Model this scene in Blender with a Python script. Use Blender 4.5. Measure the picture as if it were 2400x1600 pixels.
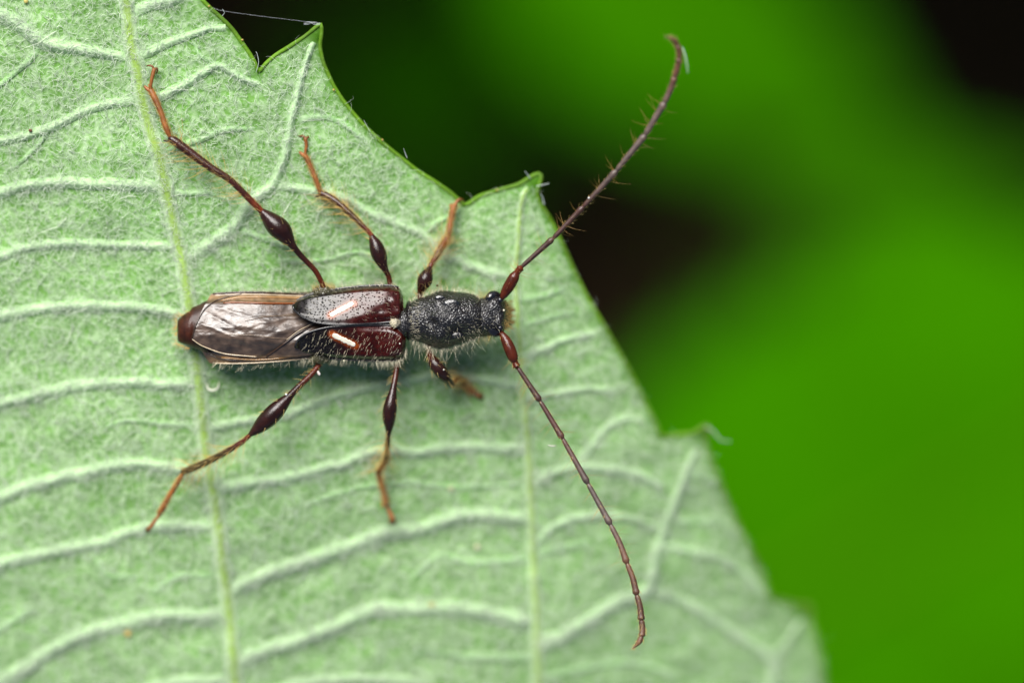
import bpy, math
import numpy as np
from mathutils import Vector, Matrix

# ------------------------------------------------------------------ scene, camera, light
# 1 unit is about 1.2 mm; the beetle is about 8 units long.
S = bpy.context.scene
for o in list(bpy.data.objects):
    bpy.data.objects.remove(o)
COL = S.collection
D = 100.0                                    # camera height above the plane of focus

cam_d = bpy.data.cameras.new('camera')
cam = bpy.data.objects.new('camera', cam_d)
COL.objects.link(cam)
cam.location = (0, 0, D)
cam_d.sensor_width = 36
cam_d.lens = 36 * D / 24.0
cam_d.clip_start = 1
cam_d.clip_end = 20000
cam_d.dof.use_dof = True
cam_d.dof.focus_distance = D + 0.12
cam_d.dof.aperture_fstop = 0.15 / (2 * 3.9)
cam_d.dof.aperture_blades = 0
S.camera = cam

SUN_DIR = Vector((-0.28, 0.80, 1.0)).normalized()   # towards the light
w = bpy.data.worlds.new('World')
S.world = w
w.use_nodes = True
nt = w.node_tree
sky = nt.nodes.new('ShaderNodeTexSky')
sky.sky_type = 'NISHITA'
sky.sun_disc = False
sky.dust_density = 2.0
sky.ozone_density = 0.8
sky.sun_elevation = math.asin(SUN_DIR.z)
sky.sun_rotation = math.atan2(SUN_DIR.x, SUN_DIR.y)
nt.links.new(sky.outputs[0], nt.nodes['Background'].inputs[0])
nt.nodes['Background'].inputs[1].default_value = 0.062

sun_d = bpy.data.lights.new('sun', 'SUN')
sun_d.energy = 5.0
sun_d.angle = math.radians(42)
sun_d.color = (1.0, 0.97, 0.93)
sun = bpy.data.objects.new('sun', sun_d)
COL.objects.link(sun)
sun.location = SUN_DIR * 60
sun.rotation_euler = SUN_DIR.to_track_quat('Z', 'Y').to_euler()

S.view_settings.view_transform = 'Standard'
S.view_settings.look = 'None'
S.view_settings.exposure = 0.66
S.view_settings.gamma = 1.0
S.cycles.use_denoising = True
S.cycles.max_bounces = 6
S.cycles.diffuse_bounces = 3
S.cycles.transparent_max_bounces = 8
S.render.film_transparent = False

rng = np.random.default_rng(7)

# ------------------------------------------------------------------ helpers
def at(px, py, z):
    """a point of the photograph (2400 x 1600) at height z -> world"""
    px = np.asarray(px, float); py = np.asarray(py, float); z = np.asarray(z, float)
    k = (D - z) / D
    return np.stack([(px - 1200) / 100 * k, (800 - py) / 100 * k, z + 0 * px], -1)

def lerp(a, b, t): return a + (b - a) * t
def sstep(a, b, x):
    t = np.clip((x - a) / (b - a), 0, 1)
    return t * t * (3 - 2 * t)

_L = rng.random((256, 256))
def vnoise(x, y):
    xi = np.floor(x).astype(int); yi = np.floor(y).astype(int)
    fx = x - xi; fy = y - yi
    fx = fx * fx * (3 - 2 * fx); fy = fy * fy * (3 - 2 * fy)
    g = lambda a, b: _L[a % 256, b % 256]
    return lerp(lerp(g(xi, yi), g(xi + 1, yi), fx), lerp(g(xi, yi + 1), g(xi + 1, yi + 1), fx), fy)

def catmull(P, n):
    """smooth resample of a polyline (any row width) to n rows"""
    P = np.asarray(P, float)
    if len(P) == 2:
        t = np.linspace(0, 1, n)[:, None]
        return P[0] * (1 - t) + P[1] * t
    Q = np.vstack([2 * P[0] - P[1], P, 2 * P[-1] - P[-2]])
    seg = np.linalg.norm(np.diff(P[:, :2], axis=0), axis=1) + 1e-6
    s = np.concatenate([[0], np.cumsum(seg)]); s /= s[-1]
    out = []
    for t in np.linspace(0, 1, n):
        i = min(max(np.searchsorted(s, t, side='right') - 1, 0), len(P) - 2)
        f = (t - s[i]) / (s[i + 1] - s[i])
        p0, p1, p2, p3 = Q[i], Q[i + 1], Q[i + 2], Q[i + 3]
        out.append(0.5 * (2 * p1 + (p2 - p0) * f + (2 * p0 - 5 * p1 + 4 * p2 - p3) * f ** 2 + (3 * p1 - p0 - 3 * p2 + p3) * f ** 3))
    return np.array(out)

def mesh_np(name, V, F, mat, parent=None, col=None, smooth=True):
    V = np.ascontiguousarray(V, dtype=np.float32).reshape(-1, 3)
    F = np.ascontiguousarray(F, dtype=np.int32)
    me = bpy.data.meshes.new(name)
    me.vertices.add(len(V)); me.vertices.foreach_set('co', V.ravel())
    me.loops.add(F.size); me.loops.foreach_set('vertex_index', F.ravel())
    me.polygons.add(len(F)); me.polygons.foreach_set('loop_start', np.arange(len(F), dtype=np.int32) * F.shape[1])
    me.update(calc_edges=True)
    if smooth:
        me.polygons.foreach_set('use_smooth', np.ones(len(F), dtype=bool))
    if col is not None:
        c = np.ones((len(V), 4), np.float32); c[:, :3] = np.asarray(col, np.float32).reshape(-1, 3) if np.ndim(col) > 1 else np.asarray(col)
        a = me.color_attributes.new('Col', 'FLOAT_COLOR', 'POINT')
        a.data.foreach_set('color', c.ravel())
    me.materials.append(mat)
    ob = bpy.data.objects.new(name, me)
    COL.objects.link(ob)
    if parent is not None: ob.parent = parent
    return ob

def empty(name, parent=None):
    o = bpy.data.objects.new(name, None); COL.objects.link(o)
    o.empty_display_size = 0.2
    if parent is not None: o.parent = parent
    return o

def tag(o, label=None, cat=None, group=None, kind=None):
    if label: o['label'] = label
    if cat: o['category'] = cat
    if group: o['group'] = group
    if kind: o['kind'] = kind
    return o

def grid_faces(nu, nv, wrap_v=False):
    u = np.arange(nu - 1)[:, None]; v = np.arange(nv if wrap_v else nv - 1)[None, :]
    v2 = (v + 1) % nv
    return np.stack([u * nv + v, (u + 1) * nv + v, (u + 1) * nv + v2, u * nv + v2], -1).reshape(-1, 4)

def sweep_vf(P, R, sides=10, flat=1.0, cap=True):
    """tube along world points P with radii R, rounded ends"""
    P = np.asarray(P, float); R = np.asarray(R, float)
    if cap:
        t0 = P[0] - P[1]; t0 /= np.linalg.norm(t0) + 1e-9
        t1 = P[-1] - P[-2]; t1 /= np.linalg.norm(t1) + 1e-9
        c = [(0.95, 0.12), (0.7, 0.70)]
        P = np.vstack([[P[0] + t0 * R[0] * a for a, b in c], P, [P[-1] + t1 * R[-1] * a for a, b in c[::-1]]])
        R = np.concatenate([[R[0] * b for a, b in c], R, [R[-1] * b for a, b in c[::-1]]])
    T = np.gradient(P, axis=0); T /= np.linalg.norm(T, axis=1)[:, None] + 1e-12
    up = np.array([0, 0, 1.0])
    if abs(T[0] @ up) > 0.9: up = np.array([1.0, 0, 0])
    N = up - T[0] * (up @ T[0]); N /= np.linalg.norm(N)
    rings = []
    a = np.linspace(0, 2 * np.pi, sides, endpoint=False)
    for i in range(len(P)):
        N = N - T[i] * (N @ T[i]); N /= np.linalg.norm(N)
        B = np.cross(T[i], N)
        rings.append(P[i] + R[i] * (np.cos(a)[:, None] * N * flat + np.sin(a)[:, None] * B))
    V = np.concatenate(rings)
    return V, grid_faces(len(P), sides, True), len(P)

def tube(name, P, R, mat, parent, col=None, sides=10, flat=1.0):
    V, F, n = sweep_vf(P, R, sides, flat)
    if col is not None and np.ndim(col) > 1:
        col = np.asarray(col, float)
        c = np.vstack([col[:1], col[:1], col, col[-1:], col[-1:]]) if len(col) == n - 4 else col
        col = np.repeat(c, sides, axis=0)
    return mesh_np(name, V, F, mat, parent, col)

def hair_mesh(name, P, R, mat, parent, col):
    """P: (N,K,3) strands, R: (N,) root radius -> one mesh of three-sided strands"""
    P = np.asarray(P, float); N, K, _ = P.shape
    T = np.gradient(P, axis=1); T /= np.linalg.norm(T, axis=2, keepdims=True) + 1e-9
    ref = np.zeros_like(T); ref[..., 2] = 1; ref[np.abs(T[..., 2]) > 0.85] = (1, 0, 0)
    A = np.cross(T, ref); A /= np.linalg.norm(A, axis=2, keepdims=True) + 1e-9
    B = np.cross(T, A)
    taper = np.linspace(1, 0.25, K)[None, :] * np.asarray(R)[:, None]
    V = np.empty((N, K, 3, 3))
    for k in range(3):
        an = 2 * np.pi * k / 3
        V[:, :, k] = P + taper[..., None] * (math.cos(an) * A + math.sin(an) * B)
    base = (np.arange(N) * K * 3)[:, None, None]
    i = np.arange(K - 1)[None, :, None]; j = np.arange(3)[None, None, :]; j2 = (j + 1) % 3
    F = np.stack([base + i * 3 + j, base + (i + 1) * 3 + j, base + (i + 1) * 3 + j2, base + i * 3 + j2], -1).reshape(-1, 4)
    c = np.repeat(np.asarray(col, float).reshape(N, 1, 3), K * 3, axis=1).reshape(-1, 3)
    o = mesh_np(name, V, F, mat, parent, c)
    o['kind'] = 'stuff'
    return o

# ------------------------------------------------------------------ materials
def new_mat(name):
    m = bpy.data.materials.new(name); m.use_nodes = True
    n = m.node_tree.nodes; b = n['Principled BSDF']
    return m, m.node_tree, n, b

def N_(nt, typ, **kw):
    n = nt.nodes.new(typ)
    for k, v in kw.items():
        if k in ('inp',):
            for kk, vv in v.items(): n.inputs[kk].default_value = vv
        else: setattr(n, k, v)
    return n

def chitin(name, rough=0.25, bump=0.0, bscale=30, kind='noise', spec=0.5, noise_amt=0.3, coat=0.0, film=0.0, stretch=None, trans=0.0, dist=0.02, rough_var=0.0):
    m, nt, n, b = new_mat(name); L = nt.links
    att = N_(nt, 'ShaderNodeAttribute', attribute_name='Col')
    tc = N_(nt, 'ShaderNodeTexCoord')
    mp = N_(nt, 'ShaderNodeMapping'); L.new(tc.outputs['Object'], mp.inputs[0])
    if stretch: mp.inputs['Scale'].default_value = stretch
    nz = N_(nt, 'ShaderNodeTexNoise', inp={'Scale': 6.0, 'Detail': 5.0})
    L.new(tc.outputs['Object'], nz.inputs['Vector'])
    mr = N_(nt, 'ShaderNodeMapRange', inp={'From Min': 0.3, 'From Max': 0.7, 'To Min': 1 - noise_amt, 'To Max': 1 + noise_amt})
    L.new(nz.outputs[0], mr.inputs[0])
    mx = N_(nt, 'ShaderNodeMix', data_type='RGBA', blend_type='MULTIPLY'); mx.inputs[0].default_value = 1
    L.new(att.outputs['Color'], mx.inputs[6]); L.new(mr.outputs[0], mx.inputs[7])
    L.new(mx.outputs[2], b.inputs['Base Color'])
    b.inputs['Roughness'].default_value = rough
    if rough_var:
        rv = N_(nt, 'ShaderNodeMapRange', inp={'From Min': 0.35, 'From Max': 0.65, 'To Min': rough - rough_var * 0.7, 'To Max': rough + rough_var})
        L.new(nz.outputs[0], rv.inputs[0]); L.new(rv.outputs[0], b.inputs['Roughness'])
    b.inputs['Specular IOR Level'].default_value = spec
    b.inputs['Coat Weight'].default_value = coat
    b.inputs['Coat Roughness'].default_value = 0.12
    if film:
        b.inputs['Thin Film Thickness'].default_value = film
        b.inputs['Thin Film IOR'].default_value = 1.45
    if bump:
        if kind == 'noise':
            t = N_(nt, 'ShaderNodeTexNoise', inp={'Scale': bscale, 'Detail': 3.0, 'Roughness': 0.55})
            out = t.outputs[0]
        else:
            t = N_(nt, 'ShaderNodeTexVoronoi', inp={'Scale': bscale})
            t.feature = 'SMOOTH_F1' if kind == 'grain' else 'F1'
            out = t.outputs['Distance']
            if kind == 'pits':
                r = N_(nt, 'ShaderNodeMapRange', inp={'From Min': 0.08, 'From Max': 0.33, 'To Min': 0, 'To Max': 1})
                L.new(out, r.inputs[0]); out = r.outputs[0]
        L.new(mp.outputs[0], t.inputs['Vector'])
        bp = N_(nt, 'ShaderNodeBump', inp={'Strength': bump, 'Distance': dist})
        if kind == 'grain': bp.invert = True
        L.new(out, bp.inputs['Height']); L.new(bp.outputs[0], b.inputs['Normal'])
    return m

M_LEG = chitin('leg_chitin', 0.22, 0.35, 26, noise_amt=0.35, spec=0.35, dist=0.02)
M_TARSUS = chitin('tarsus_chitin', 0.45, 0.4, 40, noise_amt=0.35)
M_ANT = chitin('antenna_chitin', 0.42, 0.5, 45, noise_amt=0.3, dist=0.015)
M_BLACK = chitin('black_granular_chitin', 0.21, 0.9, 27, 'grain', noise_amt=0.3, spec=0.6, dist=0.038)
M_SMOOTHBLACK = chitin('smooth_black_chitin', 0.16, 0.2, 40, noise_amt=0.2, coat=0.3)
M_ELYTRON = chitin('elytron_chitin', 0.2, 1.0, 18, 'pits', noise_amt=0.5, spec=0.36, dist=0.035, rough_var=0.10)
M_CALLUS = chitin('callus_chitin', 0.2, 0.5, 9, noise_amt=0.2, spec=0.7, dist=0.06, rough_var=0.1)
M_RIM = chitin('rim_chitin', 0.2, 0.2, 40, noise_amt=0.2, coat=0.3)
M_WING = chitin('wing_membrane', 0.33, 0.35, 8, 'noise', noise_amt=0.45, spec=0.8, rough_var=0.08, stretch=(0.55, 1.2, 1.0), dist=0.05)
M_ABD = chitin('abdomen_chitin', 0.4, 0.5, 14, noise_amt=0.4, spec=0.3)
M_IVORY = chitin('ivory_mark', 0.5, 0.5, 18, noise_amt=0.12, dist=0.02)
M_HAIR = chitin('seta', 0.45, noise_amt=0.15)
M_GRAIN = chitin('debris_grain', 0.6, 0.6, 20, noise_amt=0.3)

def leaf_blade_mat():
    m, nt, n, b = new_mat('felted_leaf'); L = nt.links
    att = N_(nt, 'ShaderNodeAttribute', attribute_name='Col')
    tc = N_(nt, 'ShaderNodeTexCoord')
    n1 = N_(nt, 'ShaderNodeTexNoise', inp={'Scale': 1.1, 'Detail': 6.0, 'Roughness': 0.6}); L.new(tc.outputs['Object'], n1.inputs['Vector'])
    n2 = N_(nt, 'ShaderNodeTexNoise', inp={'Scale': 9.0, 'Detail': 5.0, 'Roughness': 0.65, 'Distortion': 0.6}); L.new(tc.outputs['Object'], n2.inputs['Vector'])
    r2 = N_(nt, 'ShaderNodeMapRange', inp={'From Min': 0.42, 'From Max': 0.66, 'To Min': 0.0, 'To Max': 0.75}); L.new(n2.outputs[0], r2.inputs[0])
    r1 = N_(nt, 'ShaderNodeMapRange', inp={'From Min': 0.3, 'From Max': 0.7, 'To Min': 0.7, 'To Max': 1.25}); L.new(n1.outputs[0], r1.inputs[0])
    mul = N_(nt, 'ShaderNodeMix', data_type='RGBA', blend_type='MULTIPLY'); mul.inputs[0].default_value = 1
    L.new(att.outputs['Color'], mul.inputs[6]); L.new(r1.outputs[0], mul.inputs[7])
    # felt: paler down between the long hairs, absent where the margin is bare
    fac = N_(nt, 'ShaderNodeMath', operation='MULTIPLY'); L.new(r2.outputs[0], fac.inputs[0]); L.new(att.outputs['Alpha'], fac.inputs[1])
    mx = N_(nt, 'ShaderNodeMix', data_type='RGBA'); L.new(fac.outputs[0], mx.inputs[0])
    L.new(mul.outputs[2], mx.inputs[6]); mx.inputs[7].default_value = (0.46, 0.63, 0.37, 1)
    # faint closed net of the finest veins
    wn = N_(nt, 'ShaderNodeTexNoise', inp={'Scale': 3.0, 'Detail': 2.0}); L.new(tc.outputs['Object'], wn.inputs['Vector'])
    wmx = N_(nt, 'ShaderNodeMix', data_type='VECTOR'); wmx.inputs[0].default_value = 0.13
    L.new(tc.outputs['Object'], wmx.inputs[4]); L.new(wn.outputs['Color'], wmx.inputs[5])
    vo = N_(nt, 'ShaderNodeTexVoronoi', inp={'Scale': 2.6}); vo.feature = 'DISTANCE_TO_EDGE'; L.new(wmx.outputs[1], vo.inputs['Vector'])
    vr = N_(nt, 'ShaderNodeMapRange', inp={'From Min': 0.0, 'From Max': 0.11, 'To Min': 0.42, 'To Max': 0.0}); L.new(vo.outputs['Distance'], vr.inputs[0])
    vf = N_(nt, 'ShaderNodeMath', operation='MULTIPLY'); L.new(vr.outputs[0], vf.inputs[0]); L.new(att.outputs['Alpha'], vf.inputs[1])
    mn = N_(nt, 'ShaderNodeMix', data_type='RGBA'); L.new(vf.outputs[0], mn.inputs[0]); L.new(mx.outputs[2], mn.inputs[6]); mn.inputs[7].default_value = (0.50, 0.66, 0.40, 1)
    L.new(mn.outputs[2], b.inputs['Base Color'])
    b.inputs['Roughness'].default_value = 0.6
    b.inputs['Specular IOR Level'].default_value = 0.25
    bp = N_(nt, 'ShaderNodeBump', inp={'Strength': 0.6, 'Distance': 0.05})
    L.new(n2.outputs[0], bp.inputs['Height']); L.new(bp.outputs[0], b.inputs['Normal'])
    tr = N_(nt, 'ShaderNodeBsdfTranslucent'); L.new(mul.outputs[2], tr.inputs[0])
    ms = N_(nt, 'ShaderNodeMixShader'); ms.inputs[0].default_value = 0.18
    out = n['Material Output']
    L.new(b.outputs[0], ms.inputs[1]); L.new(tr.outputs[0], ms.inputs[2]); L.new(ms.outputs[0], out.inputs[0])
    return m
M_LEAF = leaf_blade_mat()

def wool_mat():
    m, nt, n, b = new_mat('leaf_wool'); L = nt.links
    att = N_(nt, 'ShaderNodeAttribute', attribute_name='Col')
    b.inputs['Roughness'].default_value = 0.5
    b.inputs['Specular IOR Level'].default_value = 0.3
    L.new(att.outputs['Color'], b.inputs['Base Color'])
    tr = N_(nt, 'ShaderNodeBsdfTranslucent'); L.new(att.outputs['Color'], tr.inputs[0])
    ms = N_(nt, 'ShaderNodeMixShader'); ms.inputs[0].default_value = 0.4
    L.new(b.outputs[0], ms.inputs[1]); L.new(tr.outputs[0], ms.inputs[2]); L.new(ms.outputs[0], n['Material Output'].inputs[0])
    return m
M_WOOL = wool_mat()

def green_mat(name, c, tr_f=0.3):
    m, nt, n, b = new_mat(name); L = nt.links
    tc = N_(nt, 'ShaderNodeTexCoord')
    n1 = N_(nt, 'ShaderNodeTexNoise', inp={'Scale': 0.12, 'Detail': 4.0}); L.new(tc.outputs['Object'], n1.inputs['Vector'])
    cr = N_(nt, 'ShaderNodeMix', data_type='RGBA')
    cr.inputs[6].default_value = (c[0] * 0.75, c[1] * 0.8, c[2], 1); cr.inputs[7].default_value = (c[0] * 1.25, c[1] * 1.15, c[2], 1)
    L.new(n1.outputs[0], cr.inputs[0]); L.new(cr.outputs[2], b.inputs['Base Color'])
    b.inputs['Roughness'].default_value = 0.7
    b.inputs['Specular IOR Level'].default_value = 0.0
    tr = N_(nt, 'ShaderNodeBsdfTranslucent'); L.new(cr.outputs[2], tr.inputs[0])
    ms = N_(nt, 'ShaderNodeMixShader'); ms.inputs[0].default_value = tr_f
    L.new(b.outputs[0], ms.inputs[1]); L.new(tr.outputs[0], ms.inputs[2]); L.new(ms.outputs[0], n['Material Output'].inputs[0])
    return m
M_BG = green_mat('background_leaf', (0.026, 0.150, 0.0), 0.15)
M_BGVEIN = green_mat('background_vein', (0.05, 0.16, 0.002), 0.1)

def soil_mat():
    m, nt, n, b = new_mat('dark_soil'); L = nt.links
    tc = N_(nt, 'ShaderNodeTexCoord')
    n1 = N_(nt, 'ShaderNodeTexNoise', inp={'Scale': 0.05, 'Detail': 8.0}); L.new(tc.outputs['Object'], n1.inputs['Vector'])
    mx = N_(nt, 'ShaderNodeMix', data_type='RGBA'); L.new(n1.outputs[0], mx.inputs[0])
    mx.inputs[6].default_value = (0.018, 0.010, 0.005, 1); mx.inputs[7].default_value = (0.045, 0.026, 0.012, 1)
    L.new(mx.outputs[2], b.inputs['Base Color']); b.inputs['Roughness'].default_value = 0.95
    b.inputs['Specular IOR Level'].default_value = 0.05
    bp = N_(nt, 'ShaderNodeBump', inp={'Strength': 1.0, 'Distance': 4.0}); L.new(n1.outputs[0], bp.inputs['Height']); L.new(bp.outputs[0], b.inputs['Normal'])
    return m

# ------------------------------------------------------------------ ground far below
GZ = -270.0
gx = np.linspace(-6000, 6000, 61)
X, Y = np.meshgrid(gx, gx, indexing='ij')
Vg = np.stack([X, Y, GZ + 25 * (vnoise(X / 300 + 50, Y / 300 + 50) - 0.5)], -1).reshape(-1, 3)
ground = mesh_np('ground', Vg, grid_faces(61, 61), soil_mat())
tag(ground, 'dark brown soil deep below the leaves', 'ground', kind='structure')

# ------------------------------------------------------------------ background leaves (real leaves, far out of focus)
def bg_leaf(cx, cy, z, length, width, rot, tilt, label, seed, group='blurred leaves of the plants behind', veins=True):
    r = np.random.default_rng(seed)
    root = empty('background_leaf')
    tag(root, label, 'leaf', group)
    nu, nv = 61, 13
    u = np.linspace(0, 1, nu)
    prof = np.sin(np.pi * np.clip(u, 0, 1) ** 0.75) ** 0.75
    prof = prof * (1 + 0.06 * (np.arange(nu) % 4 - 1.5) / 1.5) + 0.004
    v = np.linspace(-1, 1, nv)
    U, Vv = np.meshgrid(u, v, indexing='ij')
    xs = (U - 0.5) * length
    ys = Vv * prof[:, None] * width / 2
    zs = -0.10 * length * (U - 0.45) ** 2 * 2 + 0.05 * width * np.abs(Vv) - 0.06 * width * Vv ** 2 + 0.012 * length * np.sin(U * 26) * np.abs(Vv)
    P = np.stack([xs, ys, zs], -1).reshape(-1, 3)
    blade = mesh_np('blade', P, grid_faces(nu, nv), M_BG, root)
    mid = np.stack([(u - 0.5) * length, 0 * u, -0.2 * length * (u - 0.45) ** 2 + 0.004 * length], -1)
    tube('midrib', mid, lerp(0.014, 0.004, u) * length, M_BGVEIN, root, sides=6)
    for k in range(1, 7 if veins else 1):
        u0 = 0.08 + k * 0.12
        for s in (-1, 1):
            t = np.linspace(0, 0.85, 8)
            uu = np.clip(u0 + 0.14 * t, 0, 0.98); vv = s * t
            pr = np.interp(uu, u, prof)
            q = np.stack([(uu - 0.5) * length, vv * pr * width / 2, -0.2 * length * (uu - 0.45) ** 2 + 0.05 * width * np.abs(vv) - 0.06 * width * vv ** 2 + 0.012 * length * np.sin(uu * 26) * np.abs(vv) + 0.003 * length], -1)
            tube('vein', q, np.linspace(0.005, 0.0015, 8) * length, M_BGVEIN, root, sides=5)
    pt = np.array([[-0.5, 0, -0.0425], [-0.62, 0.02, -0.10], [-0.72, 0.05, -0.35], [-0.76, 0.08, -0.8]]) * min(length, 60) + np.array([-0.5, 0, 0]) * (length - min(length, 60))
    tube('leaf_stalk', catmull(pt, 14), np.full(14, 0.011 * length), M_BGVEIN, root, sides=6)
    c = at(cx, cy, z)
    root.location = c
    root.rotation_euler = (math.radians(tilt[0]), math.radians(tilt[1]), math.radians(rot))
    return root

BG = [
    (2210, 1215, -88, 40, 24.5, 30, (4, -4), 'huge blurred bright green leaf filling the lower right background'),
    (1650, 75, -104, 23, 11, -31, (8, 6), 'blurred green leaf high behind the upper antenna tip'),
    (2190, 520, -150, 17, 6, 0, (-6, 10), 'dim blurred green leaf between the two brightest ones at the right edge'),
    (1080, 130, -245, 30, 16, 40, (6, 4), 'very dim green leaf deep behind the first tooth of the leaf edge'),
]
for i, b_ in enumerate(BG):
    bg_leaf(*b_, seed=i)
# unseen leaves added beyond the picture: they keep the soil below in deep shade
OFF = [(-110, 78, 4), (-38, 82, -6), (34, 78, 5), (106, 80, -4), (-76, 126, 2), (-6, 124, -8), (64, 128, 6), (134, 124, 0), (-110, 172, 8), (-40, 170, -4),
       (32, 174, 3), (104, 172, -6), (-62, 222, 4), (24, 220, -4), (-90, 22, 92), (-94, -44, 86), (-150, 40, 95), (-150, -34, 88), (92, 24, 88), (96, -44, 94), (152, 30, 90), (-48, -82, 5), (36, -86, -5)]
for i, (wx, wy, rt) in enumerate(OFF):
    z = -150 - 11 * (i % 4)
    k = (D - z) / D
    bg_leaf(1200 + wx / k * 100, 800 - wy / k * 100, z, 98, 64, rt, (5 * math.sin(i), 5 * math.cos(i * 2)), 'unseen broad green leaf added beyond the picture to shade the soil', 20 + i, 'added shade leaves beyond the frame', veins=False)

# ------------------------------------------------------------------ the felted leaf the beetle sits on
EDGE = [(473,0),(493,20),(520,44),(544,68),(568,102),(585,126),(600,151),(606,172),(622,150),(646,129),(680,109),(714,86),(738,67),(753,53),
        (754,78),(749,109),(758,150),(779,196),(800,231),(815,251),(846,287),(891,331),(936,367),(980,402),(1025,430),(1056,452),(1080,474),(1090,484),
        (1123,460),(1168,446),(1217,433),(1244,415),(1262,405),(1270,409),(1266,429),(1257,451),(1266,478),(1284,504),(1302,536),(1320,576),(1348,640),
        (1378,700),(1412,757),(1446,815),(1480,875),(1514,943),(1541,998),(1548,1024),(1587,1018),(1628,1015),(1650,996),(1664,993),(1655,1030),(1665,1065),
        (1688,1123),(1714,1186),(1746,1253),(1777,1315),(1799,1369),(1806,1400),(1842,1407),(1873,1415),(1896,1412),(1904,1420),(1902,1449),(1920,1512),(1938,1600),
        (1962,1700),(1990,1780),(2040,1800),(2080,1815),(2070,1900),(1980,2150),(1820,2400),(1500,2700),(900,2880),(200,2800),(-500,2400),(-950,1700),(-1050,1000),(-850,300),
        (-450,-220),(0,-430),(220,-420),(330,-260),(400,-130),(440,-60)]
EDGE = np.array(EDGE, float)

def leaf_z(px, py):
    u = px - 450.0
    soft = np.sqrt(u * u + 120.0 ** 2) - 120
    z = -0.06 - 0.00085 * soft - 0.00025 * u - 0.00175 * (py - 150)
    z = z - np.maximum(px - 1150, 0) ** 2 * 2.6e-6 - np.maximum(np.minimum(py, 1700) - 950, 0) ** 2 * 0.7e-6
    z = z - np.maximum(py - 1700, 0) * 0.0012
    # gentle quilting of the blade
    z = z + 0.16 * (vnoise(px / 260 + 3, py / 210 + 9) - 0.5) + 0.09 * (vnoise(px / 85 + 40, py / 70 + 11) - 0.5) + 0.035 * (vnoise(px / 30, py / 27) - 0.5)
    return z

def seg_dist(px, py, poly, closed=False):
    """distance to a polyline and nearest point"""
    P = np.asarray(poly, float)
    A = P; B = np.roll(P, -1, axis=0)
    if not closed: A = P[:-1]; B = P[1:]
    best = np.full(px.shape, 1e9); bx = np.zeros(px.shape); by = np.zeros(px.shape)
    for a, b in zip(A, B):
        d = b - a; L2 = d @ d + 1e-9
        t = np.clip(((px - a[0]) * d[0] + (py - a[1]) * d[1]) / L2, 0, 1)
        qx = a[0] + t * d[0]; qy = a[1] + t * d[1]
        dd = (px - qx) ** 2 + (py - qy) ** 2
        k = dd < best
        best = np.where(k, dd, best); bx = np.where(k, qx, bx); by = np.where(k, qy, by)
    return np.sqrt(best), bx, by

def inside(px, py, poly):
    P = np.asarray(poly, float); r = np.zeros(px.shape, bool)
    for a, b in zip(P, np.roll(P, -1, axis=0)):
        c = ((a[1] > py) != (b[1] > py))
        x = a[0] + (py - a[1]) / (b[1] - a[1] + 1e-12) * (b[0] - a[0])
        r ^= c & (px < x)
    return r

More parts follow.
